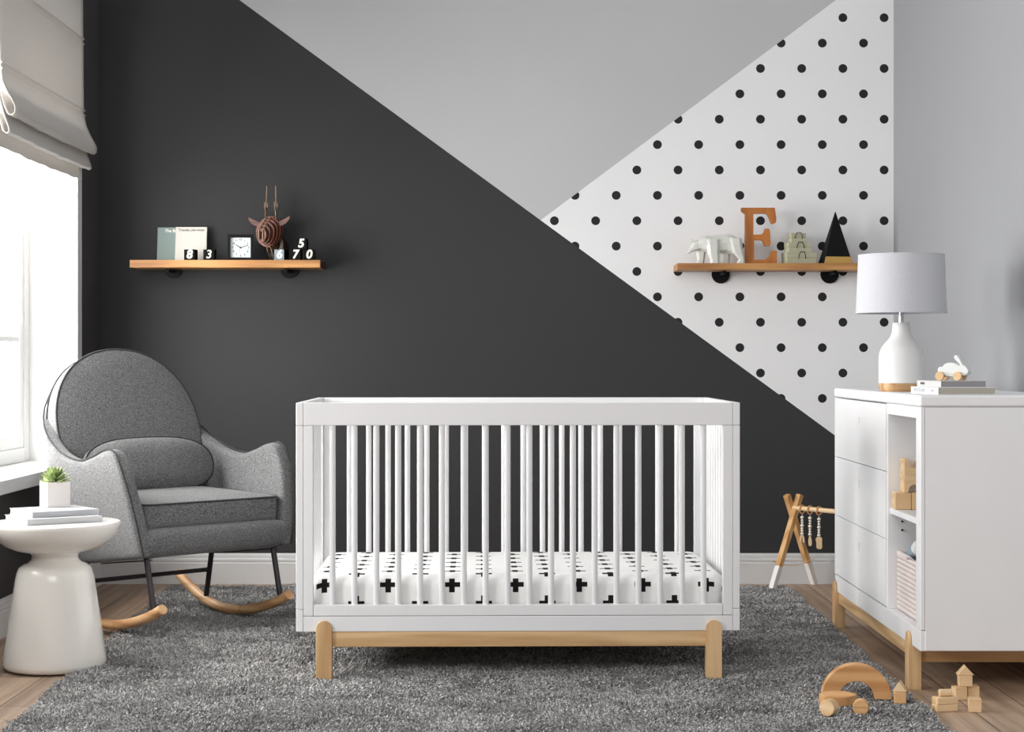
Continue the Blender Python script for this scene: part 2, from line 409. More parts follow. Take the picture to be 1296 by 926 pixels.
def build_pile():
    rng = np.random.default_rng(3)
    q = [np.array(p) for p in RUG]
    N = 235000
    # denser towards the camera
    s = rng.random(N); t = rng.random(N) ** 1.25
    P = ((1 - s) * (1 - t))[:, None] * q[0] + (s * (1 - t))[:, None] * q[1] + (s * t)[:, None] * q[2] + ((1 - s) * t)[:, None] * q[3]
    def fld(fx, fy, ph): return np.sin(P[:, 0] * fx + ph + 1.7 * np.sin(P[:, 1] * fy * 0.7 + ph)) * np.sin(P[:, 1] * fy + 1.3 * ph + 1.9 * np.sin(P[:, 0] * fx * 0.6))
    lean_x = 0.55 * fld(9, 7, 0.3) + 0.45 * fld(31, 27, 2.1) + 0.55 * rng.normal(size=N)
    lean_y = 0.5 * fld(8, 11, 4.0) + 0.45 * fld(29, 33, 5.5) + 0.55 * rng.normal(size=N) - 0.15
    hgt = (0.0165 + 0.0035 * fld(5, 6, 1.0) + 0.003 * fld(23, 19, 3.0)) * (0.75 + 0.5 * rng.random(N))
    ang = rng.random(N) * 2 * np.pi
    wid = 0.0024 + 0.0016 * rng.random(N)
    L = 0.019
    ca, sa = np.cos(ang), np.sin(ang)
    V = np.zeros((N, 3, 3, 3)); lv = [(0.0, 0.0, 1.0), (0.55, 0.35, 1.15), (1.0, 1.0, 0.75)]
    for k, (hz, ln, ww) in enumerate(lv):
        cx = P[:, 0] + lean_x * L * ln * 0.7; cy = P[:, 1] + lean_y * L * ln * 0.7; cz = 0.003 + hgt * hz
        # a folded ribbon: left edge, raised centre, right edge -> reads as a round yarn
        for j, (e, rz) in enumerate(((-1, 0), (0, 1), (1, 0))):
            V[:, k, j, 0] = cx + e * wid * ww * ca - rz * wid * 0.9 * sa
            V[:, k, j, 1] = cy + e * wid * ww * sa + rz * wid * 0.9 * ca
            V[:, k, j, 2] = cz
    # keep the pile out of whatever stands on the rug
    C3 = V.reshape(N, 9, 3); keep = C3[:, :, 0].max(axis=1) < 1.2045
    def inrect(cx, cy, hx, hy, a, m=.0015):
        ca_, sa_ = math.cos(a), math.sin(a); dx, dy = C3[:, :, 0] - cx, C3[:, :, 1] - cy
        return (np.abs(dx * ca_ + dy * sa_) < hx + m) & (np.abs(-dx * sa_ + dy * ca_) < hy + m)
    t0 = math.radians(1.1)
    for xc in (-0.6025, 0.6075):
        for yc in (0.006, 0.761):
            keep &= ~inrect(0.0201 + xc * math.cos(t0) - yc * math.sin(t0), 5.571 + xc * math.sin(t0) + yc * math.cos(t0), .026, .019, t0).any(axis=1)
    keep &= ~((np.hypot(C3[:, :, 0] + 1.488, C3[:, :, 1] - 5.84) < .1665).any(axis=1))
    keep &= ~inrect(1.124, 7.785, .034, .045, 0).any(axis=1)
    for u in (-.28, .28):      # rockers: local v runs forward
        dx, dy = C3[:, :, 0] + 1.302, C3[:, :, 1] - 6.772
        uu = dx * .70711 + dy * .70711; vv = dx * .70711 - dy * .70711
        zc = .0385 + np.where(vv > 0, .60, 1.0) * vv * vv
        keep &= ~(((np.hypot(uu - u, C3[:, :, 2] - zc) < .0205) & (np.abs(vv) < .42)).any(axis=1))
    for (cx, cy, hx, hy, a) in BLOCK_FEET:
        ins = inrect(cx, cy, hx, hy, a, .010); z = C3[:, :, 2]; z[ins] = np.minimum(z[ins], .0128)
    C3 = C3[keep]; N = len(C3); V = C3.reshape(N * 9, 3)
    base = (np.arange(N) * 9)[:, None]
    qd = []
    for k in range(2):
        for j in range(2):
            a = k * 3 + j; qd.append([a, a + 1, a + 4, a + 3])
    qd.append([6, 7, 8, 8])
    quads = np.array(qd[:4])
    FQ = (base[:, :, None] + quads[None]).reshape(-1, 4)
    me = bpy.data.meshes.new('pile')
    me.vertices.add(len(V)); me.vertices.foreach_set('co', V.ravel().astype(np.float32))
    nf = len(FQ); me.loops.add(nf * 4); me.loops.foreach_set('vertex_index', FQ.ravel().astype(np.int32))
    me.polygons.add(nf); me.polygons.foreach_set('loop_start', (np.arange(nf) * 4).astype(np.int32))
    me.polygons.foreach_set('loop_total', np.full(nf, 4, dtype=np.int32))
    me.polygons.foreach_set('use_smooth', np.ones(nf, dtype=bool))
    me.update(calc_edges=True); me.materials.append(M_pile)
    o = bpy.data.objects.new('pile', me); col.objects.link(o); o.parent = rug; o['kind'] = 'stuff'
# ------------------------------------------------------------------ crib
crib = thing('baby_crib', 'white slatted baby crib on natural wood legs, standing on the grey rug', 'crib', (0.0201, 5.571, 0.0), math.radians(1.1))
HW, DP, TOP = 0.6896, 0.767, 0.8718
Z1, Z2, Z3, Z4, Z5 = 0.8013, 0.2443, 0.2100, 0.1621, 0.1142
E = 0.022
def slat(x, y, z0, z1, parent, r=0.0096):
    bm = B(); lathe(bm, [(0, z0), (r, z0), (r, z1), (0, z1)], 20, (x, y, 0)); return obj('slat', bm, M_white, parent, smooth=50)
for (ya, yb) in ((0.0, 0.028), (DP - 0.028, DP)):
    bm = B()
    box(bm, -HW + E + .0006, HW - E - .0006, ya, yb, Z1, TOP)
    for s in (-1, 1): box(bm, min(s * (HW - E - .0006), s * 0.637), max(s * (HW - E - .0006), s * 0.637), ya, yb, Z3 + .0008, Z1 - .0008)
    box(bm, -0.6362, 0.6362, ya, yb, Z3 + .0008, Z2)
    p = obj('long_side', bm, M_white, crib, bevel=0.002)
    for k in range(18): slat(-0.5777 + k * 2 * 0.5777 / 17, (ya + yb) / 2, Z2 - .003, Z1 + .003, p)
for s in (-1, 1):
    xa, xb = sorted((s * HW, s * (HW - E)))
    bm = B(); box(bm, xa, xb, 0, DP, Z1, TOP)
    for (a, b_2) in ((0, 0.05), (DP - 0.05, DP)): box(bm, xa, xb, a, b_2, 0.2315, Z1 - .0008)
    box(bm, xa, xb, 0.0505, DP - .0505, 0.2315, Z2 + .03)
    p = obj('short_side', bm, M_white, crib, bevel=0.002)
    for k in range(10): slat((xa + xb) / 2, 0.092 + k * (DP - 0.184) / 9, Z2 + .025, Z1 + .003, p, 0.0085)
bm = B(); box(bm, -HW + E + .0006, HW - E - .0006, 0, 0.028, Z4, Z3 - .0005); box(bm, -HW + E + .0006, HW - E - .0006, DP - .028, DP, Z4, Z3 - .0005)
for s in (-1, 1):
    xa, xb = sorted((s * HW, s * (HW - E))); box(bm, xa, xb, 0, DP, Z4, 0.2305)
obj('base_frame', bm, M_white, crib, bevel=0.002)
bm = B()
for k in range(12):
    x = -0.60 + k * 1.2 / 11; box(bm, x - .03, x + .03, 0.029, DP - .029, 0.19, 0.2)
obj('mattress_support', bm, M_pine[1], crib, bevel=0.001)
for xc in (-0.6025, 0.6075):
    for (ya, yb) in ((-0.012, 0.024), (DP - 0.024, DP + 0.012)):
        bm = B(); r = 0.0248
        pts = [(xc - r, 0.0046), (xc + r, 0.0046)] + arc(xc, 0.1964 - r, r, 0, 180, 14)
        prism(bm, pts, ya, yb, XZ); obj('leg', bm, M_pine[2], crib, bevel=0.0015)
for (ya, yb) in ((0.003, 0.022), (DP - 0.022, DP - 0.003)):
    bm = B(); box(bm, -0.578, 0.583, ya, yb, Z5, Z4 - .0005); obj('beam', bm, M_pine[0], crib, bevel=0.001)
for xc in (-0.6025, 0.6075):
    bm = B(); box(bm, xc - .01, xc + .01, 0.024, DP - .024, Z5, Z4 - .0005); obj('beam', bm, M_pine[1], crib, bevel=0.001)

def sheet_mat():
    m, n, l, b = newmat('sheet with black plus signs'); b.inputs['Roughness'].default_value = 0.9; b.inputs['Specular IOR Level'].default_value = 0.2
    uv = n.new('ShaderNodeUVMap'); uv.uv_map = 'UVMap'; sp = n.new('ShaderNodeSeparateXYZ'); l.new(uv.outputs[0], sp.inputs[0])
    def mt(op, a, b_=None, c=None):
        k = n.new('ShaderNodeMath'); k.operation = op
        for i, v in enumerate((a, b_, c)):
            if v is None: continue
            if isinstance(v, (int, float)): k.inputs[i].default_value = v
            else: l.new(v, k.inputs[i])
        return k.outputs[0]
    U, V = sp.outputs['X'], sp.outputs['Y']
    px, pv = 0.199, 0.122
    def lat(ox, ov):
        dx = mt('ABSOLUTE', mt('MULTIPLY', mt('SUBTRACT', mt('FRACT', mt('MULTIPLY_ADD', U, 1 / px, 20.5 - ox / px)), 0.5), px))
        dv = mt('ABSOLUTE', mt('MULTIPLY', mt('SUBTRACT', mt('FRACT', mt('MULTIPLY_ADD', V, 1 / pv, 20.5 - ov / pv)), 0.5), pv))
        h = mt('MULTIPLY', mt('LESS_THAN', dx, 0.0255), mt('LESS_THAN', dv, 0.0088))
        g = mt('MULTIPLY', mt('LESS_THAN', dx, 0.0088), mt('LESS_THAN', dv, 0.0255))
        return mt('MAXIMUM', h, g)
    ox = -0.605; ov = -0.030
    f = mt('MAXIMUM', lat(ox, ov), lat(ox + px / 2, ov + pv / 2))
    mx = n.new('ShaderNodeMix'); mx.data_type = 'RGBA'; l.new(f, mx.inputs[0]); mx.inputs[6].default_value = lin((238, 237, 235)); mx.inputs[7].default_value = lin((24, 24, 25))
    l.new(mx.outputs[2], b.inputs['Base Color'])
    t = coords(n, l, (9, 4, 1.5)); bump(n, l, b, noise(n, l, t, 2.0, 2), 0.35, 0.008)
    return m
M_sheet = sheet_mat()
def mattress():
    x1, ya, yb, z0, z1 = 0.655, 0.036, DP - 0.036, 0.201, 0.334
    bm = B(); nx, ny = 60, 36; r = 0.045
    # rounded top surface plus skirts, all as one closed grid shell
    def cs(t, lo, hi):   # t 0..1 -> (pos, drop)
        h = z1 - z0 - 0.004; L = hi - lo; q = PI / 2 * r; tot = 2 * (h - r) + 2 * q + (L - 2 * r); s = t * tot
        if s < h - r: return lo, h - s
        s -= h - r
        if s < q: a = s / r; return lo + r * (1 - math.cos(a)), r * (1 - math.sin(a))
        s -= q
        if s < L - 2 * r: return lo + r + s, 0.0
        s -= L - 2 * r
        if s < q: a = s / r; return hi - r + r * math.sin(a), r * (1 - math.cos(a))
        s -= q; return hi, r + s
    # simple approach: bevelled box
    box(bm, -x1, x1, ya, yb, z0, z1)
    ed = [e for e in bm.edges if abs(e.verts[0].co.z - e.verts[1].co.z) > 0.05]
    bmesh.ops.bevel(bm, geom=ed, offset=0.055, segments=8, affect='EDGES', profile=0.5)
    ed = [e for e in bm.edges if e.verts[0].co.z > z1 - 1e-4 and e.verts[1].co.z > z1 - 1e-4]
    bmesh.ops.bevel(bm, geom=ed, offset=0.038, segments=7, affect='EDGES', profile=0.5)
    top = [f for f in bm.faces if f.normal.z > 0.99]
    uvl = bm.loops.layers.uv.new('UVMap')
    for f in bm.faces:
        nrm = f.normal; c = f.calc_center_median()
        for lp in f.loops:
            p = lp.vert.co; drop = z1 - p.z
            u, v = p.x, p.y - ya
            if abs(nrm.x) > abs(nrm.y): u += math.copysign(drop, nrm.x) * (0 if abs(nrm.z) > 0.999 else 1)
            else: v += math.copysign(drop, nrm.y) * (0 if abs(nrm.z) > 0.999 else 1)
            lp[uvl].uv = (u, v)
    o = obj('crib_mattress', bm, M_sheet, smooth=60)
    return o
mt_ = mattress(); tag(mt_, 'crib mattress in a white fitted sheet printed with black plus signs', 'mattress', loc=(0.0201, 5.571, 0.0), rz=math.radians(1.1))

# ------------------------------------------------------------------ dresser
DX, DXB, DY0, DY1 = 1.217, 1.692, 5.344, 6.755
M_dres = paint('white dresser lacquer', (243, 243, 244), 0.4, 0.01, 0.4, 0.01)
dr = thing('changing_dresser', 'white dresser with three drawers and an open cubby beside the right wall', 'dresser', (1.4545, 6.05, 0.0))
ZB, ZC0, ZC1, ZT0, ZT1 = 0.136, 0.200, 0.828, 0.864, 0.899
YD = 5.828
bm = B()
box(bm, DX + .001, DXB, DY0 + .004, DY0 + 0.064, ZB + .062, ZT0 - .0005)           # near side
box(bm, DX + .0, DXB, DY1 - 0.02, DY1, ZB + .062, ZT0 - .0005)              # far side
box(bm, DX + .0, DXB, DY0 + .002, DY1, ZB, ZC0 - .003)                      # bottom and plinth
box(bm, DX + .003, DXB - .02, YD - 0.001, YD + 0.018, ZC0 - .003, ZT0 - .0005)     # divider
box(bm, DXB - .02, DXB, DY0 + .064, DY1 - .02, ZC0 - .003, ZT0 - .0005)     # back
box(bm, DX + .002, DX + .02, DY0 + .064, YD - .001, ZC1, ZT0 - .0005)      # rail over cubby
obj('case', bm, M_dres, dr, bevel=0.0025, world=True)
bm = B(); box(bm, DX + 0.001, DX + 0.0125, DY0 - .0005, DY0 + .0038, ZB + .063, ZT0 - .001)
obj('corner_post', bm, M_dres, dr, bevel=0.0015, world=True)
bm = B(); box(bm, DX + 0.0145, DXB, DY0 - .0005, DY0 + .0038, ZB + .002, ZT0 - .001); obj('side_panel', bm, M_dres, dr, bevel=0.0015, world=True)
bm = B(); box(bm, DX - .004, DXB, DY0 - .004, DY1 + .004, ZT0, ZT1); obj('top', bm, M_dres, dr, bevel=0.009, world=True, seg=4)
bm = B(); box(bm, DX + .012, DXB - .021, DY0 + .0645, YD - .0015, 0.505, 0.524); obj('shelf', bm, M_dres, dr, bevel=0.002, world=True)
for z in (0.560, 0.480, 0.452):
    bm = B(); tube(bm, [(DX + .05, YD - .0065, z), (DX + .05, YD - .0013, z)], 0.0032, 12); obj('pin_hole', bm, M_black, dr, world=True)
for (za, zb) in ((0.2045, 0.4215), (0.4245, 0.6405), (0.6435, 0.8605)):
    ya, yb = YD + .003, DY1 - .004; cy, cz = 6.28, zb - 0.072
    pull = [(cy + 0.0155 * math.cos(a), cz + 0.0165 * math.sin(a)) for a in [2 * PI * k / 32 for k in range(32)]]
    angs = sorted([2 * PI * k / 48 for k in range(48)] + [math.atan2(c_ - cz, e_ - cy) % (2 * PI) for c_ in (za, zb) for e_ in (ya, yb)])
    inn, out = [], []
    for a_ in angs:
        ca_, sa_ = math.cos(a_), math.sin(a_)
        tt = min([((yb if ca_ > 0 else ya) - cy) / ca_ if abs(ca_) > 1e-9 else 1e9, ((zb if sa_ > 0 else za) - cz) / sa_ if abs(sa_) > 1e-9 else 1e9])
        inn.append((cy + .0125 * ca_, cz + .0165 * sa_)); out.append((cy + tt * ca_, cz + tt * sa_))
    bm = B(); fr_, bk_ = DX - .002, DX + .017
    q1 = [bm.verts.new((fr_, *p)) for p in inn]; q2 = [bm.verts.new((fr_, *p)) for p in out]
    q3 = [bm.verts.new((bk_, *p)) for p in out]; q4 = [bm.verts.new((bk_, *p)) for p in inn]; m_ = len(angs)
    for A_, B_ in ((q1, q2), (q2, q3), (q3, q4), (q4, q1)):
        for k in range(m_): bm.faces.new((A_[k], A_[(k + 1) % m_], B_[(k + 1) % m_], B_[k]))
    d_ = obj('drawer', bm, M_dres, dr, world=True, smooth=30)
    bm = B(); lathe(bm, [(0, .012), (0.010, .0115), (0.0150, .007), (.0164, .0)], 28, (DX + .0035, cy, cz), Matrix.Rotation(PI / 2, 4, 'Y') @ Matrix.Diagonal((1.0, .755, 1, 1)))
    obj('finger_pull', bm, M_dres, d_, world=True)
    bm = B(); box(bm, DX + .0175, DXB - .03, ya + .012, yb - .02, za + .01, zb - .03); obj('drawer_box', bm, M_dres, d_, world=True)
for (xa, xb) in ((1.207, 1.246), (DXB - .039, DXB)):
    for ly in (5.458, 6.71):
        bm = B(); r = 0.025; yc = ly + r
        if xa < 1.3:
            prism(bm, [(yc - r, 0.0), (yc + r, 0.0), (yc + r, ZB - .0005), (yc - r, ZB - .0005)], xa, xb, YZ)
            prism(bm, [(yc - r, ZB - .0005), (yc + r, ZB - .0005)] + arc(yc, 0.176 - r + .0, r, 0, 180, 14), xa, DX - .0015, YZ)
            bmesh.ops.remove_doubles(bm, verts=bm.verts, dist=1e-5)
        else: box(bm, xa, xb, yc - r, yc + r, 0, ZB - .0005)
        obj('leg', bm, M_pine[2], dr, bevel=0.0015, world=True)
bm = B(); box(bm, DX + .006, DX + .024, 5.508, 6.71, 0.094, ZB - .0005); obj('beam', bm, M_pine[1], dr, bevel=0.001, world=True)
bm = B(); box(bm, DXB - .03, DXB - .01, 5.508, 6.71, 0.094, ZB - .0005); obj('beam', bm, M_pine[1], dr, bevel=0.001, world=True)
for y in (5.470, 6.72):
    bm = B(); box(bm, 1.2465, DXB - .0395, y, y + .02, 0.083, ZB - .0005); obj('beam', bm, M_pine[0], dr, bevel=0.001, world=True)

# cubby toys: blocks and basket
def cube_block(name, w, d, h, mat, parent=None, bevel=0.0025):
    bm = B(); box(bm, -w / 2, w / 2, -d / 2, d / 2, 0, h); return obj(name, bm, mat, parent, bevel=bevel)
bl = cube_block('wooden_block', 0.052, 0.052, 0.055, M_beech[0]); tag(bl, 'plain square wooden block in the dresser cubby, nearer the drawers', 'toy block', loc=(1.2545, 5.775, 0.5245))
bl = cube_block('wooden_block', 0.052, 0.052, 0.055, M_beech[0]); tag(bl, 'plain square wooden block in the dresser cubby, behind its twin under the arch blocks', 'toy block', loc=(1.3075, 5.775, 0.5245))
def arch_block(up):
    w, h, r = 0.060, 0.054, 0.0185; bm = B()
    if not up: pts = [(-w / 2, 0), (-r, 0)] + arc(0, 0, r, 180, 0, 16)[1:-1] + [(r, 0), (w / 2, 0), (w / 2, h), (-w / 2, h)]; pts = [(a, b * (1.35 if 0 < b <= r + 1e-6 else 1)) for a, b in pts]
    else: pts = [(-w / 2, 0), (w / 2, 0), (w / 2, h)] + [(a, h - b * 1.6) for a, b in arc(0, 0, r, 0, 180, 16)] + [(-w / 2, h)]
    prism(bm, pts, -0.034, 0.034, XZ); return obj('arch_block', bm, M_beech[0], bevel=0.001)
o = arch_block(False); tag(o, 'wooden bridge block with its arch opening downward in the dresser cubby', 'toy block', loc=(1.287, 5.775, 0.5797))
o = arch_block(True); tag(o, 'wooden block with a rounded notch opening upward, topmost in the cubby', 'toy block', loc=(1.287, 5.775, 0.6339))
bk = thing('knitted_basket', 'pinkish white woven basket in the lower dresser cubby', 'basket', (1.34, 5.66, 0.1975))
M_knit = paint('chunky pale yarn', (232, 220, 216), 0.9, 0.05)
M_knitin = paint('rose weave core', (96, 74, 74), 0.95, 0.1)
bm = B(); bw, bd, bh = 0.088, 0.152, 0.178
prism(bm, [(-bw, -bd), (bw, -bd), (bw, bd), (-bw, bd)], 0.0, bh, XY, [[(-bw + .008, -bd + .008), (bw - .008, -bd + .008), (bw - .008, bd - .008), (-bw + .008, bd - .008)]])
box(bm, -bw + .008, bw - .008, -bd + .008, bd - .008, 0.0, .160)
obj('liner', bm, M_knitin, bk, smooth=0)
bm = B(); nr = 12
def stitch(c, d, s):
    M = Matrix.Translation((0, 0, 0)) @ d; prof = [(0, -1), (.55, -.75), (.9, -.3), (.9, .3), (.55, .75), (0, 1)]
    lathe(bm, [(r * 0.0047, z * 0.0100) for r, z in prof], 7, c, M)
for k in range(nr):
    z = 0.010 + k * 0.0150
    for face in range(4):
        L = bd if face % 2 == 0 else bw; m_ = int(2 * L / 0.0190)
        for j in range(m_):
            t = -L + (j + 0.5) * 2 * L / m_
            for sgn in (-1, 1):
                tt = t + sgn * 0.0046
                if face % 2 == 0:
                    x = -bw - .002 if face == 0 else bw + .002; c = (x, tt, z); d = Matrix.Rotation(sgn * 0.62, 4, 'X')
                else:
                    y = -bd - .002 if face == 1 else bd + .002; c = (tt, y, z); d = Matrix.Rotation(-sgn * 0.62, 4, 'Y')
                stitch(c, d, 1)
obj('woven_wall', bm, M_knit, bk)
bm = B(); ring(bm, [(-bw, -bd, bh + .005), (0, -bd, bh + .004), (bw, -bd, bh + .005), (bw, 0, bh + .004), (bw, bd, bh + .005), (0, bd, bh + .004), (-bw, bd, bh + .005), (-bw, 0, bh + .004)], 0.0075, 10); obj('rim', bm, M_knit, bk)
M_plushb = fabric('blue grey plush', (120, 136, 150), (170, 184, 196), 160, 1.0, 0.6); M_plushw = fabric('white plush', (214, 216, 218), (240, 240, 240), 160, 1.0, 0.6)
for (dx, dy, dz, r, m, lab) in ((-0.052, 0.075, 0.184, 0.026, M_plushb, 'blue grey plush ball in the basket, nearest the drawers'), (-0.048, 0.022, 0.204, 0.027, M_plushw, 'white plush ball heaped highest in the basket')):
    bm = B(); bmesh.ops.create_icosphere(bm, subdivisions=3, radius=r)
    for v in bm.verts: v.co *= 1 + 0.07 * math.sin(v.co.x * 260 + dx * 90) * math.sin(v.co.y * 240) * math.cos(v.co.z * 230)
    tag(obj('plush_ball', bm, m, smooth=180), lab, 'soft toy', loc=(1.34 + dx, 5.66 + dy, 0.1975 + dz + 0.006))

# ------------------------------------------------------------------ lamp, books, rabbit on the dresser
LZ = ZT1
lamp = thing('table_lamp', 'white bottle shaped table lamp with drum shade on the dresser', 'lamp', (1.302, 6.0, LZ))
S = 1 / 378.0
M_lampwood = wood('lamp foot wood', (214, 178, 134), (168, 124, 82), 0, 0.5, 14)
M_lampglaze = paint('matte white ceramic', (226, 225, 224), 0.5, 0.01)
bm = B(); lathe(bm, [(0, 0), (.066, 0), (.070, .003), (.0738, .012), (.0745, .0275), (0, .0275)], 64); obj('wood_base', bm, M_lampwood, lamp)
zt = lambda y: CAMZ - (y - 455) * S - LZ
bp = [(0, .028), (.0745, .028), (.0746, .06), (.0745, zt(462)), (.0740, zt(452)), (.0715, zt(446)), (.0655, zt(440)), (.056, zt(435)), (.045, zt(430.5)), (.036, zt(426)), (.0315, zt(421)), (.0292, zt(415)), (.0282, zt(409)), (.0265, zt(408.3)), (0, zt(408.3))]
bm = B(); lathe(bm, bp, 64); o = obj('body', bm, M_lampglaze, lamp, smooth=50)
M_chrome, n_, l_, b_ = newmat('brushed nickel'); b_.inputs['Metallic'].default_value = 1; b_.inputs['Roughness'].default_value = 0.25; b_.inputs['Base Color'].default_value = (0.6, 0.6, 0.62, 1)
bm = B(); lathe(bm, [(0, zt(409)), (.0085, zt(409)), (.0085, zt(345)), (0, zt(345))], 24); obj('stem', bm, M_chrome, lamp)
M_shade = fabric('white lamp shade fabric', (204, 205, 211), (214, 215, 220), 200, 0.9, 0.05, 0.12)
zs0, zs1 = zt(396.5), zt(322.5)
bm = B(); lathe(bm, [(.1495, zs0), (.1415, zs1), (.1400, zs1), (.1480, zs0), (.1495, zs0)], 96); shade = obj('shade', bm, M_shade, lamp, smooth=60)
for z, r in ((zs0, .1495), (zs1, .1413)):
    bm = B()
    lathe(bm, [(r + .0006, z + (0 if z == zs0 else -.005)), (r + .0010, z + (.005 if z == zs0 else .0)), (r - .003, z + (.005 if z == zs0 else .0)), (r - .003, z + (0 if z == zs0 else -.005)), (r + .0006, z + (0 if z == zs0 else -.005))], 96)
    obj('hem', bm, M_shade, shade)
bm = B(); zc = zt(345)
for a in (0, 120, 240):
    c_, s2 = math.cos(math.radians(a)), math.sin(math.radians(a)); tube(bm, [(0, 0, zc - .004), (.138 * c_, .138 * s2, zs1 - .012)], .0015, 6)
obj('spider', bm, M_chrome, shade)

M_pages = paint('book pages', (214, 208, 196), 0.9, 0.03)
def book(name, w, d, h, covermat, pagemat, label, loc, rz, spine='left', cover_t=0.0016):
    """closed book lying flat; local near-left corner at the origin, w along x, d along y"""
    t = thing(name, label, 'book', loc, rz)
    bm = B(); ct = cover_t
    box(bm, 0, w, 0, d, 0, ct); box(bm, 0, w, 0, d, h - ct, h)
    if spine == 'left': box(bm, 0, ct, 0, d, ct, h - ct)
    else: box(bm, ct, w, 0, ct, ct, h - ct)
    obj('cover', bm, covermat, t, bevel=0.0005)
    bm = B(); i = 0.003
    if spine == 'left': box(bm, ct + .0002, w - i, i, d - i, ct + .0001, h - ct - .0001)
    else: box(bm, i, w - i, ct + .0002, d - i, ct + .0001, h - ct - .0001)
    pg = obj('pages', bm, pagemat, t, smooth=0)
    return t
M_cov_w = paint('white book cover', (240, 240, 240), 0.5, 0.01); M_cov_g = paint('grey book cover', (150, 150, 152), 0.5, 0.02)
M_cov_lg = paint('light grey book cover', (206, 206, 206), 0.5, 0.02)
M_pg_taupe = paint('taupe page edges', (178, 172, 160), 0.9, 0.04); M_pg_grey = paint('grey page edges', (152, 150, 152), 0.9, 0.04)
M_graytext = paint('pale grey ink', (176, 178, 184), 0.7, 0.0); M_midtext = paint('mid grey ink', (90, 90, 92), 0.7, 0.0)
SP = Matrix.Rotation(-PI / 2, 4, 'Z') @ FRONT      # text facing -X, reading towards the camera
b1 = book('book', 0.183, 0.245, 0.0215, M_cov_w, M_pg_taupe, 'white spined book at the bottom of the pair on the dresser', (1.287, 5.418, LZ + .0003), math.radians(6.5))
text('spine_title', 'WOODLAND', 0.017, M_graytext, b1, Matrix.Translation((-0.0004, 0.165, 0.0108)) @ SP, bold=0.0002)
text('spine_title', 'TALES', 0.010, M_graytext, b1, Matrix.Translation((-0.0004, 0.05, 0.0108)) @ SP)
b2 = book('book', 0.146, 0.205, 0.0195, M_cov_lg, M_pg_grey, 'light grey spined book on top of the white book, under the toy rabbit', (1.300, 5.436, LZ + .0221), math.radians(7.5))
text('spine_title', 'RETREAT', 0.009, M_midtext, b2, Matrix.Translation((-0.0004, 0.155, 0.0100)) @ SP, bold=0.0004)

rb = thing('toy_rabbit', 'white wooden toy rabbit on four wheels standing on the stacked books', 'toy rabbit', (1.362, 5.530, LZ + .0419), math.radians(-33))
M_rab = paint('mint white paint', (226, 230, 228), 0.6, 0.02); k = 0.000228
pts_px = [(424, 395), (418, 360), (428, 330), (452, 318), (478, 320), (500, 288), (535, 268), (575, 262), (620, 270), (655, 285), (680, 308), (700, 298), (690, 275), (650, 240), (625, 205), (622, 175), (640, 160), (665, 172), (690, 205), (712, 250), (730, 290), (765, 310), (790, 345), (800, 385), (788, 420), (760, 436), (715, 440), (660, 450), (600, 452), (540, 448), (480, 420), (450, 400)]
bm = B(); prism(bm, [((a - 600) * k * 1.12, (505 - b_2) * k) for a, b_2 in pts_px], -0.016, 0.016, XZ)
obj('body', bm, M_rab, rb, bevel=0.002)
for wx in (-0.036, 0.020):
    bm = B(); tube(bm, [(wx, -0.026, .0135), (wx, .026, .0135)], 0.003, 8); obj('axle', bm, M_oak[1], rb)
    for s in (-1, 1):
        bm = B(); tube(bm, [(wx, s * 0.0175, .0135), (wx, s * 0.029, .0135)], 0.0135, 28); obj('wheel', bm, M_beech[0], rb, bevel=0.0012)

# ------------------------------------------------------------------ wall shelves
M_shaded_end = paint('dark brown shaded end', (74, 38, 26), 0.6, 0.15)  # brown darkened by painted-in shade, for the board end turned from the window
def shelf(label, x0, x1, z0, z1, brx, wy=0.2):
    yf = YB - wy
    t = thing('wall_shelf', label, 'shelf', ((x0 + x1) / 2, yf + wy / 2, z0), group=None)
    bm = B(); box(bm, x0, x1, yf, YB - .001, z0, z1); bd_ = obj('board', bm, M_oak[0], t, bevel=0.0015, world=True)
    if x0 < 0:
        bm = B(); box(bm, x1 + .0002, x1 + .0025, yf + .001, YB - .002, z0 + .001, z1 - .001); obj('shaded_end', bm, M_shaded_end, bd_, world=True)
    for (bx, bz) in brx:
        bm = B(); tube(bm, [(bx, YB - .001, bz), (bx, YB - .009, bz)], 0.041, 40); fl = obj('flange', bm, M_iron, t, bevel=0.001, world=True)
        zz = z0 - 0.0145
        zz = z0 - .0085
        bm = B(); tube(bm, [(bx, YB - .009, zz), (bx, yf + .05, zz)], .008, 20)
        obj('pipe', bm, M_iron, t, world=True)
    return t
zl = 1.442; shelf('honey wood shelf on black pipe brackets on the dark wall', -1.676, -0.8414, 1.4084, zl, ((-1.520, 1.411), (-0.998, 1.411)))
bm = B()
zr = 1.4278; shelf('honey wood shelf on black pipe brackets on the polka dot wall', 0.7254, 1.560, 1.3987, zr, ((0.9375, 1.388), (1.4265, 1.388)))
def sx(px, s=287.0): return (px - 648) / s

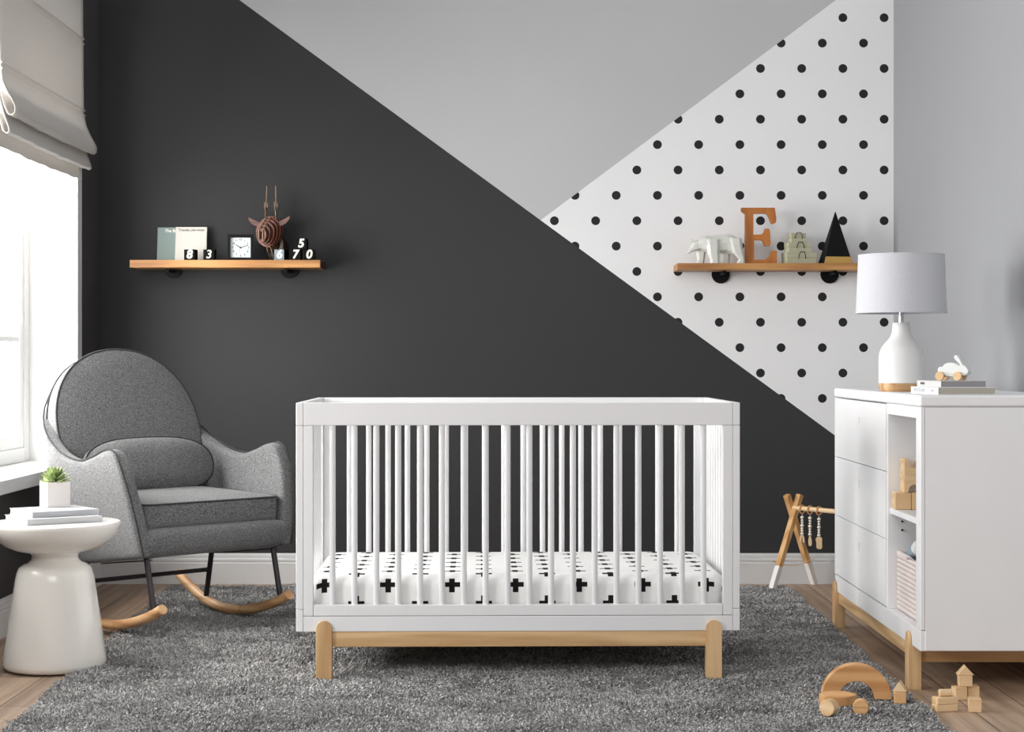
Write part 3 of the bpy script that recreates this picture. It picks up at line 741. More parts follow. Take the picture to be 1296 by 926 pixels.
# left shelf: upright books
M_cov_teal = paint('grey green book cover', (124, 140, 136), 0.6, 0.03); M_cov_cream = paint('cream book cover', (206, 203, 195), 0.6, 0.02)
def upbook(w, h, mat, label, loc, rz, lean, lines, tmat):
    t = thing('book', label, 'book', loc, rz); t.rotation_euler = (lean, 0, rz)
    bm = B(); d = 0.013; box(bm, 0, w, 0, .0015, 0, h); box(bm, 0, w, d - .0015, d, 0, h); box(bm, 0, .0015, .0015, d - .0015, 0, h); obj('cover', bm, mat, t, bevel=0.0004)
    bm = B(); box(bm, .0017, w - .003, .0016, d - .0016, .003, h - .003); obj('pages', bm, M_pages, t, smooth=0)
    for (s, size, x, z, b) in lines: text('title', s, size, tmat, t, Matrix.Translation((x, -.0006, z)) @ FRONT, bold=b, ext=.0003)
    return t
upbook(0.137, 0.155, M_cov_teal, 'grey green book with pale title leaning on the dark wall', (sx(197, 284), YB - .040, zl + .002), 0, math.radians(-8), [('The Barn', 0.019, 0.068, 0.139, .0001)], M_digit)
upbook(0.139, 0.156, M_cov_cream, 'cream book with black title in front of the grey green book', (sx(218, 286), YB - .062, zl + .002), 0, math.radians(-9), [('Translac yen-vions', 0.0155, 0.070, 0.142, .0002)], M_ink)
# number blocks
M_block_black = paint('black block paint', (10, 10, 10), 0.7, 0.05, 0.12); M_block_blue = paint('slate blue block face', (96, 110, 120), 0.5, 0.03)
def numblock(ch, px0, z, label, rz=0.0, face=None, yoff=0.03, shear=0.15, a=0.048):
    y = YB - 0.2 + yoff
    t = thing('number_block', label, 'number block', (sx(px0, F / y) + a / 2, y + a / 2, z), rz, 'number blocks on the left shelf')
    bm = B(); box(bm, -a / 2, a / 2, -a / 2, a / 2, 0, a); obj('cube', bm, M_block_black, t, bevel=0.001)
    if face:
        bm = B(); box(bm, -a / 2 + .001, a / 2 - .001, -a / 2 - .0006, -a / 2 + .0005, .001, a - .001); obj('face_panel', bm, face, t)
    text('numeral', ch, 0.052, M_digit, t, Matrix.Translation((0, -a / 2 - .0012, a / 2 + (.001))) @ FRONT, bold=0.0006 if ch == '3' else 0.0017, ext=0.0008, shear=shear)
numblock('8', 233.5, zl, 'black cube numbered 8 in front of the cream book', rz=-.12)
numblock('3', 257.5, zl, 'black cube numbered 3 between the cream book and the clock', rz=-.05)
numblock('6', 348.5, zl, 'number cube showing 6 on a slate blue face', rz=-0.30, face=M_block_blue)
numblock('7', 367.0, zl, 'black cube numbered 7 under the raised cube', rz=-0.05)
numblock('0', 384.0, zl, 'black cube numbered 0 nearest the shelf end', rz=-0.0)
numblock('5', 374.5, zl + .0485, 'black cube numbered 5 stacked on top of two others', rz=-0.08)
# clock
cl = thing('desk_clock', 'square black desk clock with a pale face on the left shelf', 'clock', (sx(303.5, 287), YB - .13, zl), math.radians(8))
w = 0.115; bm = B(); bo = w / 2; bi = bo - .0135
prism(bm, [(-bo, 0), (bo, 0), (bo, w), (-bo, w)], -.022, .022, XZ, [[(-bi, w / 2 - bi), (bi, w / 2 - bi), (bi, w / 2 + bi), (-bi, w / 2 + bi)]]); obj('frame', bm, M_black, cl, bevel=.0015)
M_face = paint('clock face', (214, 220, 224), 0.5, 0.02)
bm = B(); box(bm, -bi, bi, -.012, .018, w / 2 - bi, w / 2 + bi); face = obj('dial', bm, M_face, cl, smooth=0)
for i in range(1, 13):
    a = math.radians(90 - 30 * i); rr = bi * .80 if i % 3 else bi * .80
    text('hour_numeral', str(i), 0.0125, M_ink, face, Matrix.Translation((rr * math.cos(a), -.0128, w / 2 + rr * math.sin(a))) @ FRONT, bold=.0001, ext=.0002)
for (L, deg, wd, dz) in ((.024, 148, .0016, 0), (.034, 18, .0013, .0005), (.020, -102, .0006, .001)):
    a = math.radians(deg); bm = B(); c = Vector((0, -.0135 - dz, w / 2)); d = Vector((math.cos(a), 0, math.sin(a))); q = Vector((-math.sin(a), 0, math.cos(a))) * wd
    prism(bm, [(0, 0), (1, 0), (1, 1), (0, 1)], 0, .0004, lambda u, v, t, c=c, d=d, q=q, L=L: c + d * (u * (L + .005) - .005) + q * (2 * v - 1) + Vector((0, -t, 0)))
    obj('hand', bm, M_ink, cl, smooth=0)
# deer head of slotted plates
dh = thing('deer_head', 'brown slotted wood deer head with tall antlers on the left shelf', 'deer head', (sx(341, 286), YB - .085, zl), math.radians(-20))
M_deerrim = wood('plate rim wood', (126, 74, 52), (84, 46, 32), 2, 0.5)
M_deer = [wood('reddish plate wood %d' % i, (92, 48, 34), (54, 28, 20), i, 0.5) for i in range(3)]
M_deerdk = wood('dark plate wood', (62, 42, 34), (34, 24, 20), 2, 0.5)
M_edge = wood('pale plate edge', (150, 124, 100), (112, 88, 68), 2, 0.6)
def plate(name, cx, cz, rx, rz_, y, mat, hole=0.0, th=.004, nn=36, egg=0.0):
    P = [(cx + rx * math.cos(2 * PI * i / nn) * (1 - egg * math.sin(2 * PI * i / nn)), cz + rz_ * math.sin(2 * PI * i / nn)) for i in range(nn)]
    hs = [[(cx + (a - cx) * hole, cz + (b - cz) * hole) for a, b in P]] if hole else []
    bm = B(); prism(bm, P, y, y + th, XZ, hs); return obj(name, bm, mat, dh)
for i in range(5):   # neck and chest plates, against the wall
    plate('neck_plate', 0.004 * i, 0.058 + .004 * i, 0.058 - .0035 * i, 0.058, 0.062 - i * 0.014, M_deerdk, 0.6)
for i in range(6):   # head plates growing backwards
    tt = i / 5.0; rx_, rz2, cz_ = 0.025 + .034 * math.sin(tt * PI / 2), 0.031 + .038 * math.sin(tt * PI / 2), .110 + .022 * tt; yy = -0.088 + i * 0.0185
    pl_ = plate('head_plate', 0.0, cz_, rx_, rz2, yy, M_deer[2], 0.58, egg=-.12, th=.0035)
    P = [(rx_ * math.cos(2 * PI * q / 36) * (1 + .12 * math.sin(2 * PI * q / 36)), cz_ + rz2 * math.sin(2 * PI * q / 36)) for q in range(36)]
    bm = B(); prism(bm, P, yy - .0012, yy - .0001, XZ, [[(a_ * .92, cz_ + (b_q - cz_) * .92) for a_, b_q in P]]); obj('rim', bm, M_deerrim, pl_)
for s in (-1, 1):
    bm = B(); pr = [(-.094, .092), (-.094, .132), (-.06, .165), (-.02, .196), (.02, .192), (.03, .13), (.055, .08), (.065, .004), (.02, .004), (-.012, .05), (-.03, .078)]
    prism(bm, pr, s * .0095 - .0018, s * .0095 + .0018, YZ); obj('profile_plate', bm, M_edge, dh)
    bm = B()
    ear = [(s * .030, .160), (s * .052, .176), (s * .080, .187), (s * .104, .199), (s * .100, .183), (s * .086, .167), (s * .064, .157), (s * .042, .148)]
    prism(bm, ear, -.016, -.0125, XZ); obj('ear', bm, M_deer[0], dh, smooth=0)
    # antler: plate lying in the y-z plane, branching backwards, seen nearly edge-on
    bm = B(); x = s * .026 + .001
    an = [(-.004, .176), (.004, .176), (.010, .215), (.028, .232), (.030, .262), (.024, .262), (.022, .240), (.012, .238), (.014, .262), (.010, .335), (.004, .336), (.003, .280), (-.002, .240), (-.014, .244), (-.018, .262), (-.023, .262), (-.020, .235), (-.008, .222)]
    prism(bm, an, x - .0014, x + .0014, YZ); bmesh.ops.rotate(bm, cent=(x, 0, .176), matrix=Matrix.Rotation(math.radians(-s * 1.5), 3, 'Y') @ Matrix.Rotation(math.radians(12), 3, 'Z'), verts=bm.verts)
    obj('antler', bm, M_edge, dh, smooth=0)

# right shelf: bear
M_origami = paint('white faceted ceramic', (212, 213, 206), 0.35, 0.02)
def bear():
    bm = B(); s = 84.0 / 1296 / 287.0     # one unit of the traced side view in metres
    X = lambda px: (px - 665) * s; Zf = lambda py: (684 - py) * s
    def loft(secs):
        rings = []
        for (px, pyt, pyb, hw, tw) in secs:
            zt_, zb_ = Zf(pyt), Zf(pyb); zm = (zt_ + zb_) / 2; h = (zt_ - zb_) / 2
            Rr = [(0, h), (hw * tw, h * .72), (hw, h * .05), (hw * .75, -h * .7), (0, -h), (-hw * .75, -h * .7), (-hw, h * .05), (-hw * tw, h * .72)]
            rings.append([bm.verts.new((X(px), a, zm + b)) for a, b in Rr])
        for a, b in zip(rings, rings[1:]):
            for k in range(8): bm.faces.new((a[k], a[(k + 1) % 8], b[(k + 1) % 8], b[k]))
        bm.faces.new(rings[0][::-1]); bm.faces.new(rings[-1])
    loft([(1185, 290, 470, .012, .5), (1120, 185, 520, .022, .55), (1010, 120, 520, .029, .55), (890, 106, 470, .025, .55), (730, 122, 480, .024, .5), (560, 140, 500, .030, .5), (470, 140, 455, .027, .55), (380, 175, 420, .019, .6), (320, 215, 430, .015, .65)])
    loft([(345, 205, 400, .0135, .6), (300, 215, 440, .0155, .6), (240, 245, 440, .0135, .65), (190, 320, 470, .008, .8), (150, 405, 492, .006, .85), (112, 440, 485, .0035, .9)])
    def limb(secs, y):     # (x0, x1, py, half width) from top to sole
        rr = []
        for a0, a1, py, w in secs:
            m0 = a0 + (a1 - a0) * .25; m1 = a0 + (a1 - a0) * .75
            rr.append([bm.verts.new(p) for p in ((X(a0), y, Zf(py)), (X(m0), y - w, Zf(py)), (X(m1), y - w, Zf(py)), (X(a1), y, Zf(py)), (X(m1), y + w, Zf(py)), (X(m0), y + w, Zf(py)))])
        for a, b in zip(rr, rr[1:]):
            for k in range(6): bm.faces.new((a[k], a[(k + 1) % 6], b[(k + 1) % 6], b[k]))
        bm.faces.new(rr[0][::-1]); bm.faces.new(rr[-1])
    limb([(480, 740, 210, .006), (470, 745, 330, .013), (500, 735, 500, .011), (545, 735, 620, .0095), (540, 740, 683, .011)], -.023)   # near front
    limb([(300, 520, 330, .010), (295, 500, 460, .012), (325, 470, 600, .0095), (290, 460, 683, .011)], .017)   # far front
    limb([(935, 1175, 190, .006), (930, 1190, 330, .014), (985, 1215, 470, .012), (1110, 1235, 600, .0095), (1060, 1240, 683, .011)], -.020)   # near hind
    limb([(770, 985, 400, .010), (790, 975, 520, .012), (800, 965, 620, .010), (775, 970, 683, .011)], .016)   # far hind
    for s3 in (-1, 1):
        y = s3 * .009; a = [bm.verts.new(p) for p in ((X(205), y - .003, Zf(275)), (X(250), y - .003, Zf(240)), (X(245), y + .003, Zf(240)), (X(205), y + .003, Zf(270)))]
        t = bm.verts.new((X(165 if s3 < 0 else 255), y + s3 * .002, Zf(195)))
        for k in range(4): bm.faces.new((a[k], a[(k + 1) % 4], t))
        bm.faces.new(a[::-1])
    return obj('bear_figurine', bm, M_origami, smooth=0)
br_ = bear(); tag(br_, 'white faceted bear figurine walking left on the right shelf', 'bear figurine', loc=(sx(862 + 665 * 84 / 1296, 287), YB - .15, zr), rz=math.radians(4))
# letter E
bm = B(); kx = 1 / 8.415 / 286.5; ez = lambda y: (690 - y) * kx; ex = lambda x: (x - 840) * kx
E_ = [(695, 690), (1032, 690), (1030, 552), (975, 550), (962, 590), (940, 625), (905, 645), (790, 648), (790, 440), (865, 438), (885, 455), (905, 500), (955, 502), (965, 470), (962, 400), (958, 345), (950, 318), (905, 316), (898, 350), (880, 372), (855, 380), (782, 382), (782, 158), (905, 155), (930, 165), (950, 205), (972, 262), (1000, 266), (1022, 252), (1026, 210), (1010, 94), (655, 94), (650, 125), (672, 148), (695, 158)]
prism(bm, [(ex(a), ez(b_2)) for a, b_2 in E_], -.014, .014, XZ)
le = obj('letter_e', bm, M_brown[2], bevel=.0015); tag(le, 'brown wooden slab serif letter E standing beside the bear', 'wooden letter', loc=(sx(860 + 840 / 8.415, 286.5), YB - .14, zr), rz=0)
# stacked boxes
M_box = paint('sage kraft box', (178, 176, 150), 0.6, 0.04); M_boxside = M_box
def gift_box(x0, x1, z, h, d, label, yc):
    s = 287.0; w = (x1 - x0) / s; t = thing('small_box', label, 'box', (sx((x0 + x1) / 2, s), yc, z), math.radians(10), 'small boxes stacked on the right shelf')
    bm = B(); box(bm, -w / 2, w / 2, -d / 2, d / 2, 0, h * .52); obj('base', bm, M_box, t, bevel=.0008)
    bm = B(); box(bm, -w / 2 - .0012, w / 2 + .0012, -d / 2 - .0012, d / 2 + .0012, h * .52 + .0004, h); lid = obj('lid', bm, M_box, t, bevel=.0008)
    hx = .0145; bm = B(); y = -d / 2 - .003
    tube(bm, [(-hx - .002, y, h * .42), (-hx, y - .003, h * .75), (-hx * .6, y - .004, h * 1.04), (hx * .6, y - .004, h * 1.04), (hx, y - .003, h * .75), (hx + .002, y, h * .42)], .0016, 8); obj('handle', bm, M_iron, t)
gift_box(993, 1032, zr, .0500, .075, 'sage coloured box at the bottom of the stack of three', YB - .125)
gift_box(996, 1026, zr + .0503, .0430, .062, 'sage coloured box in the middle of the stack of three', YB - .125)
gift_box(1000, 1019, zr + .0936, .0420, .048, 'smallest sage coloured box on top of the stack of three', YB - .125)
# pyramid
py_ = thing('pyramid_ornament', 'tall black pyramid ornament with a gold foot on the right shelf', 'ornament', (sx(1058.5, 287), YB - .125, zr), math.radians(10))
M_gold = paint('gold paint', (190, 152, 78), 0.4, 0.05, 0.6); H = .231; a = .066
def frustum(z0, z1, s0, s1, mat, name):
    bm = B(); v = [bm.verts.new((x * s, y * s * .62, z)) for z, s in ((z0, s0), (z1, s1)) for x, y in ((-1, -1), (1, -1), (1, 1), (-1, 1))]
    for k in range(4): bm.faces.new((v[k], v[(k + 1) % 4], v[4 + (k + 1) % 4], v[4 + k]))
    bm.faces.new(v[:4][::-1]); bm.faces.new(v[4:]); return obj(name, bm, mat, py_, bevel=.001)
frustum(.0, H, a, .0015, M_black, 'spire')
bm = B(); s1 = a - (a - .0015) * .031 / H; e_ = .0009
bm_v = [bm.verts.new(p) for p in ((-a, -a * .62 - e_, .0005), (a, -a * .62 - e_, .0005), (s1, -s1 * .62 - e_, .031), (-s1, -s1 * .62 - e_, .031), (-a, -a * .62 + e_, .0005), (a, -a * .62 + e_, .0005), (s1, -s1 * .62 + e_, .031), (-s1, -s1 * .62 + e_, .031))]
for f in ((0, 1, 2, 3), (7, 6, 5, 4), (0, 4, 5, 1), (1, 5, 6, 2), (2, 6, 7, 3), (3, 7, 4, 0)): bm.faces.new([bm_v[i] for i in f])
obj('gold_band', bm, M_gold, py_, smooth=0)

# ------------------------------------------------------------------ side table
tb = thing('side_table', 'glossy white hourglass side table by the window, left of the rocking chair', 'side table', (-1.488, 5.84, 0.0045))
M_gloss = paint('glossy cream enamel', (247, 243, 236), 0.16, 0.01, 0.5, 0.0, coat=0.4)
st = 1 / 388.7; tz = lambda y: CAMZ - (y - 455) * st - .0045; rx = lambda px: abs(px - 69.5) * st
prof = [(0, 0), (.150, 0), (.158, .003), (.1635, .010), (.1648, .020), (.1600, .046), (.1480, .141), (.1335, .237), (.1265, .285), (.1215, tz(724)), (.115, tz(717.5)), (.100, tz(713.5)), (.085, tz(711)), (.077, tz(708)), (.0735, tz(704.5)), (.0745, tz(701)), (.082, tz(698.5)), (.10, tz(696.5))]
obj('base', lathe(B(), prof[:] + [(0, tz(696.5))], 96), M_gloss, tb, smooth=60)
prof = [(0, tz(697)), (.10, tz(697)), (.128, tz(694.5)), (.160, tz(689)), (.187, tz(681)), (.203, tz(672)), (.209, tz(665)), (.2105, tz(661.5)), (.208, .4731), (.202, .4735), (0, .4735)]
obj('tabletop', lathe(B(), prof, 96), M_gloss, tb, smooth=60)
TZ = .4782
M_silver = paint('silver grey book cover', (186, 187, 190), 0.4, 0.02); M_wpages = paint('white page edges', (226, 224, 221), 0.9, 0.02)
book('book', 0.250, 0.215, .0195, M_silver, M_wpages, 'larger silver grey book at the bottom on the white side table', (-1.5397, 5.69, TZ + .0002), math.radians(34), 'front')
book('book', 0.226, 0.200, .0190, M_silver, M_wpages, 'smaller silver grey book under the succulent pot', (-1.535, 5.735, TZ + .0200), math.radians(36), 'front')
pz = TZ + .0394
pot = thing('potted_succulent', 'small green succulent in a white cube pot on the stacked books', 'plant', (-1.5295, 5.905, pz), math.radians(33.5))
M_pot = paint('matte white pot', (232, 226, 222), 0.55, 0.02)
a = .078; bm = B(); prism(bm, [(0, 0), (a, 0), (a, a), (0, a)], 0, .083, XY, [[(.005, .005), (a - .005, .005), (a - .005, a - .005), (.005, a - .005)]]); box(bm, .004, a - .004, .004, a - .004, 0, .01); obj('pot', bm, M_pot, pot, bevel=.0012)
M_soil = paint('soil', (52, 38, 28), 0.95, 0.3, nscale=120); bm = B(); box(bm, .0052, a - .0052, .0052, a - .0052, .06, .075); obj('soil', bm, M_soil, pot)
M_leaf, n_, l_, b_ = newmat('succulent leaf'); b_.inputs['Roughness'].default_value = 0.45
l_.new(ramp(n_, l_, noise(n_, l_, coords(n_, l_), 40, 2), [(.35, lin((98, 122, 70))), (.65, lin((176, 190, 128)))]), b_.inputs['Base Color'])
bm = B()
for ringi, (nl, el, L, wd, z0) in enumerate(((9, 4, .055, .011, .078), (8, 22, .050, .0115, .084), (8, 42, .042, .011, .092), (6, 62, .031, .009, .100), (4, 80, .020, .007, .106))):
    for j in range(nl):
        az = 2 * PI * (j + ringi * .4) / nl + random.uniform(-.1, .1); e = math.radians(el + random.uniform(-6, 6))
        d = Vector((math.cos(az) * math.cos(e), math.sin(az) * math.cos(e), math.sin(e))); sd = Vector((-math.sin(az), math.cos(az), 0)); up = sd.cross(d) * -1
        secs = []
        for t, ww in ((0, .35), (.25, .75), (.5, 1), (.75, .85), (.92, .4), (1.0, .04)):
            c = Vector((a / 2, a / 2, z0)) + d * (L * t) + Vector((0, 0, L * .22 * t * t))
            secs.append([bm.verts.new(c + sd * (wd * ww * math.cos(q)) + up * (wd * .28 * ww * math.sin(q)) + up * (-.25 * wd * ww * abs(math.cos(q)))) for q in [2 * PI * k / 8 for k in range(8)]])
        for A_, B_ in zip(secs, secs[1:]):
            for k in range(8): bm.faces.new((A_[k], A_[(k + 1) % 8], B_[(k + 1) % 8], B_[k]))
        bm.faces.new(secs[0][::-1]); bm.faces.new(secs[-1])
tube(bm, [(a / 2, a / 2, .07), (a / 2, a / 2, .108)], .007, 8)
obj('rosette', bm, M_leaf, pot, smooth=60)

# ------------------------------------------------------------------ rocking chair
TH = math.radians(45)
ch = thing('rocking_chair', 'grey upholstered rocking chair with round back and wooden rockers by the window', 'rocking chair', (-1.302, 6.772, 0.0), TH)
# local axes: x = across the seat, y = backwards (so forward is -y)
def V3(u, v, z): return Vector((u, -v, z))
def shell():
    nref = 400; ref = []
    for i in range(nref + 1):
        b = PI / 2 * i / nref; cb = math.cos(b)
        ref.append((max(0.0, (1 - cb ** 5)) ** 0.2, -cb))
    # arc-length resample, centre back (0) -> side (1)
    Ls = [0.0]
    for p, q in zip(ref, ref[1:]): Ls.append(Ls[-1] + math.hypot(.36 * (q[0] - p[0]), .38 * (q[1] - p[1])))
    def at(q):
        s = q * Ls[-1]; j = 0
        while j < nref - 1 and Ls[j + 1] < s: j += 1
        f = (s - Ls[j]) / max(1e-9, Ls[j + 1] - Ls[j]); return tuple(ref[j][k] + (ref[j + 1][k] - ref[j][k]) * f for k in (0, 1))
    def lerp_table(tab, x):
        for (a, b), (c, d) in zip(tab, tab[1:]):
            if x <= c:
                t = (x - a) / (c - a); t = t * t * (3 - 2 * t) * .35 + t * .65
                return b + (d - b) * t
        return tab[-1][1]
    hb = [(0, 1.020), (.12, 1.008), (.24, .965), (.35, .900), (.45, .825), (.55, .752), (.65, .700), (.78, .662), (.9, .645), (1.0, .640)]
    hs = [(0, .640), (.08, .641), (.35, .660), (.6, .682), (.78, .690), (.9, .678), (.97, .645), (1.0, .600)]
    nb, ns, nz = 22, 12, 12; cols = []
    for side in (1, -1):
        cc = []
        for i in range(nb + ns + 1):
            if i <= nb:
                q = i / nb; cu, cv = at(q); h = lerp_table(hb, q); f = None
            else:
                f = (i - nb) / ns; h = lerp_table(hs, f)
            c = []
            for k in range(nz + 1):
                zb = .262 if f is None else .262 + .045 * f
                if f is None: zb = .240 + .022 * (i / nb)
                z = zb + (h - zb) * k / nz
                kk = min(1.0, max(0, (z - .26) / .34)); U = .305 + .05 * kk ** .8 - max(0, z - .75) * .05 - (0 if f is not None else .012 * min(1, max(0, (z - .5) / .2)) * (1 - i / nb))
                Vb = .13 + .425 * max(0, z - .26) + .040 * math.sin(PI * min(1, max(0, (z - .26) / .76)))
                if f is None: u, v = side * U * cu, Vb * cv
                else:
                    vf = .338 - .085 * max(0, (z - .30) / .39) ** 1.6; u = side * U; v = vf * f
                    # arm fronts curl slightly inward at the bottom
                    u -= side * .01 * (1 - kk) * f
                c.append((u, v, z))
            cc.append(c)
        cols.append(cc)
    full = cols[1][::-1] + cols[0][1:]
    bm = B(); g = [[bm.verts.new(V3(*p)) for p in c] for c in full]
    for a, b in zip(g, g[1:]):
        for k in range(nz): bm.faces.new((a[k], b[k], b[k + 1], a[k + 1]))
    o = obj('shell', bm, M_fab, ch, smooth=180)
    for p in o.data.polygons: pass
    s = o.modifiers.new('solid', 'SOLIDIFY'); s.thickness = .058; s.offset = 0; s.use_even_offset = True
    b = o.modifiers.new('sub', 'SUBSURF'); b.levels = 2; b.render_levels = 2
    return o, full
sh, full = shell()
nzk = len(full[0])
# piping along the outer top edge of the shell and down the arm fronts
def offs(i, k, d):
    c = full[i][k]; cu = Vector((c[0], c[1] + .0, 0)); a = full[max(i - 1, 0)][k]; b = full[min(i + 1, len(full) - 1)][k]
    t = Vector((b[0] - a[0], b[1] - a[1], 0)).normalized(); nrm = Vector((t.y, -t.x, 0))
    mid = Vector((0, .1, 0)); 
    if nrm.dot(Vector((c[0], c[1], 0)) - mid) < 0: nrm = -nrm
    return Vector(c) + nrm * d, t
pl = []
N_ = len(full)
for k in range(0, nzk):
    p, t = offs(0, k, .020); pl.append(V3(p.x, p.y + .0, p.z))
for i in range(1, N_ - 1):
    p, t = offs(i, nzk - 1, .020); pl.append(V3(p.x, p.y, p.z + .0))
for k in range(nzk - 1, -1, -1):
    p, t = offs(N_ - 1, k, .020); pl.append(V3(p.x, p.y, p.z))
bm = B(); tube(bm, pl, .0034, 8); obj('piping', bm, M_pipe, sh)
# seat box under the cushion
def rrect(w, d, r, n=8):
    pts = []
    for (cx, cy, a0) in ((w - r, d - r, 0), (-w + r, d - r, 90), (-w + r, -d + r, 180), (w - r, -d + r, 270)):
        pts += [(cx + r * math.cos(math.radians(a0 + 90 * i / n)), cy + r * math.sin(math.radians(a0 + 90 * i / n))) for i in range(n + 1)]
    return pts
bm = B(); secs = []
for (z, yy, w) in ((.0, .0, .285), (.006, .0, .308), (.022, .0, .326), (.045, .0, .332), (.075, .0, .332), (.095, -.006, .322), (.104, -.02, .30)):
    secs.append([bm.verts.new((x, y + yy * 0 + .0, z)) for x, y in [(px_, py2) for px_, py2 in rrect(w, .228 + min(0, yy) * .8 - (.332 - w) * .7, .06)]])
for A_, B_ in zip(secs, secs[1:]):
    m_ = len(A_)
    for k in range(m_): bm.faces.new((A_[k], A_[(k + 1) % m_], B_[(k + 1) % m_], B_[k]))
bm.faces.new(secs[0][::-1]); bm.faces.new(secs[-1])
for v in bm.verts:   # place: centre v=.12, tilt so the front is higher
    v.co = V3(v.co.x, .118 + v.co.y, .280 + v.co.z + (v.co.y) * .115)
obj('seat_box', bm, M_fab, ch, smooth=60)
def cushion(name, outline, th, crown, M, edge_r=.012, back=True, pip=(True, True)):
    n = len(outline); cx = sum(p[0] for p in outline) / n; cy = sum(p[1] for p in outline) / n
    bm = B(); rings = []
    spec = [(0.0, 1), (.3, .97), (.55, .86), (.78, .6), (.92, .28), (.985, .06), (1.0, -.02)]
    for s, k in spec: rings.append((s, th / 2 + crown * k))
    rings += [(1.0 + .006, th / 4), (1.0 + .008, 0), (1.006, -th / 4)]
    for s, k in reversed(spec): rings.append((s, -th / 2 - crown * .5 * k))
    R = []
    for s, z in rings:
        if s == 0: R.append([bm.verts.new(M @ Vector((cx, cy, z)))])
        else: R.append([bm.verts.new(M @ Vector((cx + (x - cx) * s, cy + (y - cy) * s, z))) for x, y in outline])
    for A_, B_ in zip(R, R[1:]):
        for k in range(n):
            j = (k + 1) % n
            if len(A_) == 1: bm.faces.new((A_[0], B_[k], B_[j]))
            elif len(B_) == 1: bm.faces.new((A_[k], A_[j], B_[0]))
            else: bm.faces.new((A_[k], A_[j], B_[j], B_[k]))
    o = obj(name, bm, M_fab, ch, smooth=75)
    for z, on in ((th / 2 - .001, pip[0]), (-th / 2 + .001, pip[1])):
        if on:
            bm = B(); ring(bm, [M @ Vector((cx + (x - cx) * 1.006, cy + (y - cy) * 1.006, z)) for x, y in outline], .0038, 8); obj('piping', bm, M_pipe, o)
    return o
# seat cushion
Ms = Matrix.Translation(V3(0, .065, .450)) @ Matrix.Rotation(math.radians(1.5), 4, 'X')
cushion('seat_cushion', rrect(.298, .238, .035, 6), .092, .020, Ms)
# back cushion: arch outline in its own plane
ol = []
for i in range(41):
    a = PI * i / 40; e = 2.15
    ol.append((.318 * math.copysign(abs(math.cos(a)) ** (2 / e), math.cos(a)), .255 + .315 * math.sin(a) ** (2 / e)))
ol += [(-.308, .18), (-.290, .09), (-.268, .02), (-.245, .0), (-.13, -.003), (0, -.004), (.13, -.003), (.245, 0), (.268, .02), (.290, .09), (.308, .18)]
p0, p1 = V3(0, -.150, .480), V3(0, -.345, 1.045)
zdir = (p1 - p0).normalized(); nd = Vector((0, -zdir.z, zdir.y)); 
if nd.y > 0: nd = -nd
Mb = Matrix(((1, zdir.x, nd.x, 0), (0, zdir.y, nd.y, 0), (0, zdir.z, nd.z, 0), (0, 0, 0, 1))); Mb = Matrix.Translation(p0 - nd * .040) @ Mb
L_ = (p1 - p0).length; ol = [(x, y * L_ / .57) for x, y in ol]
cushion('back_cushion', ol, .074, .018, Mb)
# lumbar pillow
ol = []
for i in range(56):
    a = 2 * PI * i / 56; e = 3.0
    ol.append((.283 * math.copysign(abs(math.cos(a)) ** (2 / e), math.cos(a)), .108 * math.copysign(abs(math.sin(a)) ** (2 / 2.4), math.sin(a))))
nd2 = Vector((0, -math.cos(math.radians(17)), math.sin(math.radians(17)))); zd2 = Vector((0, math.sin(math.radians(17)), math.cos(math.radians(17))))
Ml = Matrix(((1, 0, 0, 0), (0, zd2.y, nd2.y, 0), (0, zd2.z, nd2.z, 0), (0, 0, 0, 1))); Ml = Matrix.Translation(V3(-.005, -.112, .600)) @ Ml
cushion('lumbar_pillow', ol, .030, .042, Ml, pip=(True, False))
# metal legs, crossbars and wooden rockers
M_rock = [wood('rocker wood %d' % i, (226, 184, 138), (190, 138, 92), i, 0.4) for i in range(3)]
def rk(v): return .020 + (.60 * v * v if v > 0 else 1.0 * v * v) + .0185
for s in (-1, 1):
    bm = B(); vs = [.386 - (.386 + .335) * i / 40 for i in range(41)]
    tube(bm, [V3(s * .28, v, rk(v)) for v in vs], .0185, 24); r_ = obj('rocker', bm, M_rock[1], ch, bevel=.001)
    bm = B(); vj = .10; d = .0012
    tube(bm, [V3(s * .28, vj, rk(vj)), V3(s * .28, vj - .002, rk(vj - .002))], .0189, 24); obj('joint_ring', bm, M_brown[0], r_)
    bm = B(); tube(bm, [V3(s * .28, .285, .300), V3(s * .28, .330, rk(.33) + .012)], .0105, 16); obj('leg', bm, M_purpleblack, ch)
    bm = B(); tube(bm, [V3(s * .28, -.105, .262), V3(s * .28, -.144, rk(-.144) + .012)], .0105, 16); obj('leg', bm, M_purpleblack, ch)
    bm = B(); Mx = Matrix.Rotation(math.atan(.115) * -1, 4, 'X')
    box(bm, s * .28 - .016, s * .28 + .016, -.145, .145, -.004, .0, Matrix.Translation(V3(0, .155, .2785)) @ Mx); obj('mounting_plate', bm, M_purpleblack, ch, bevel=.001)
bm = B(); tube(bm, [V3(-.28, -.128, .180), V3(.28, -.128, .180)], .0085, 14); obj('crossbar', bm, M_purpleblack, ch)

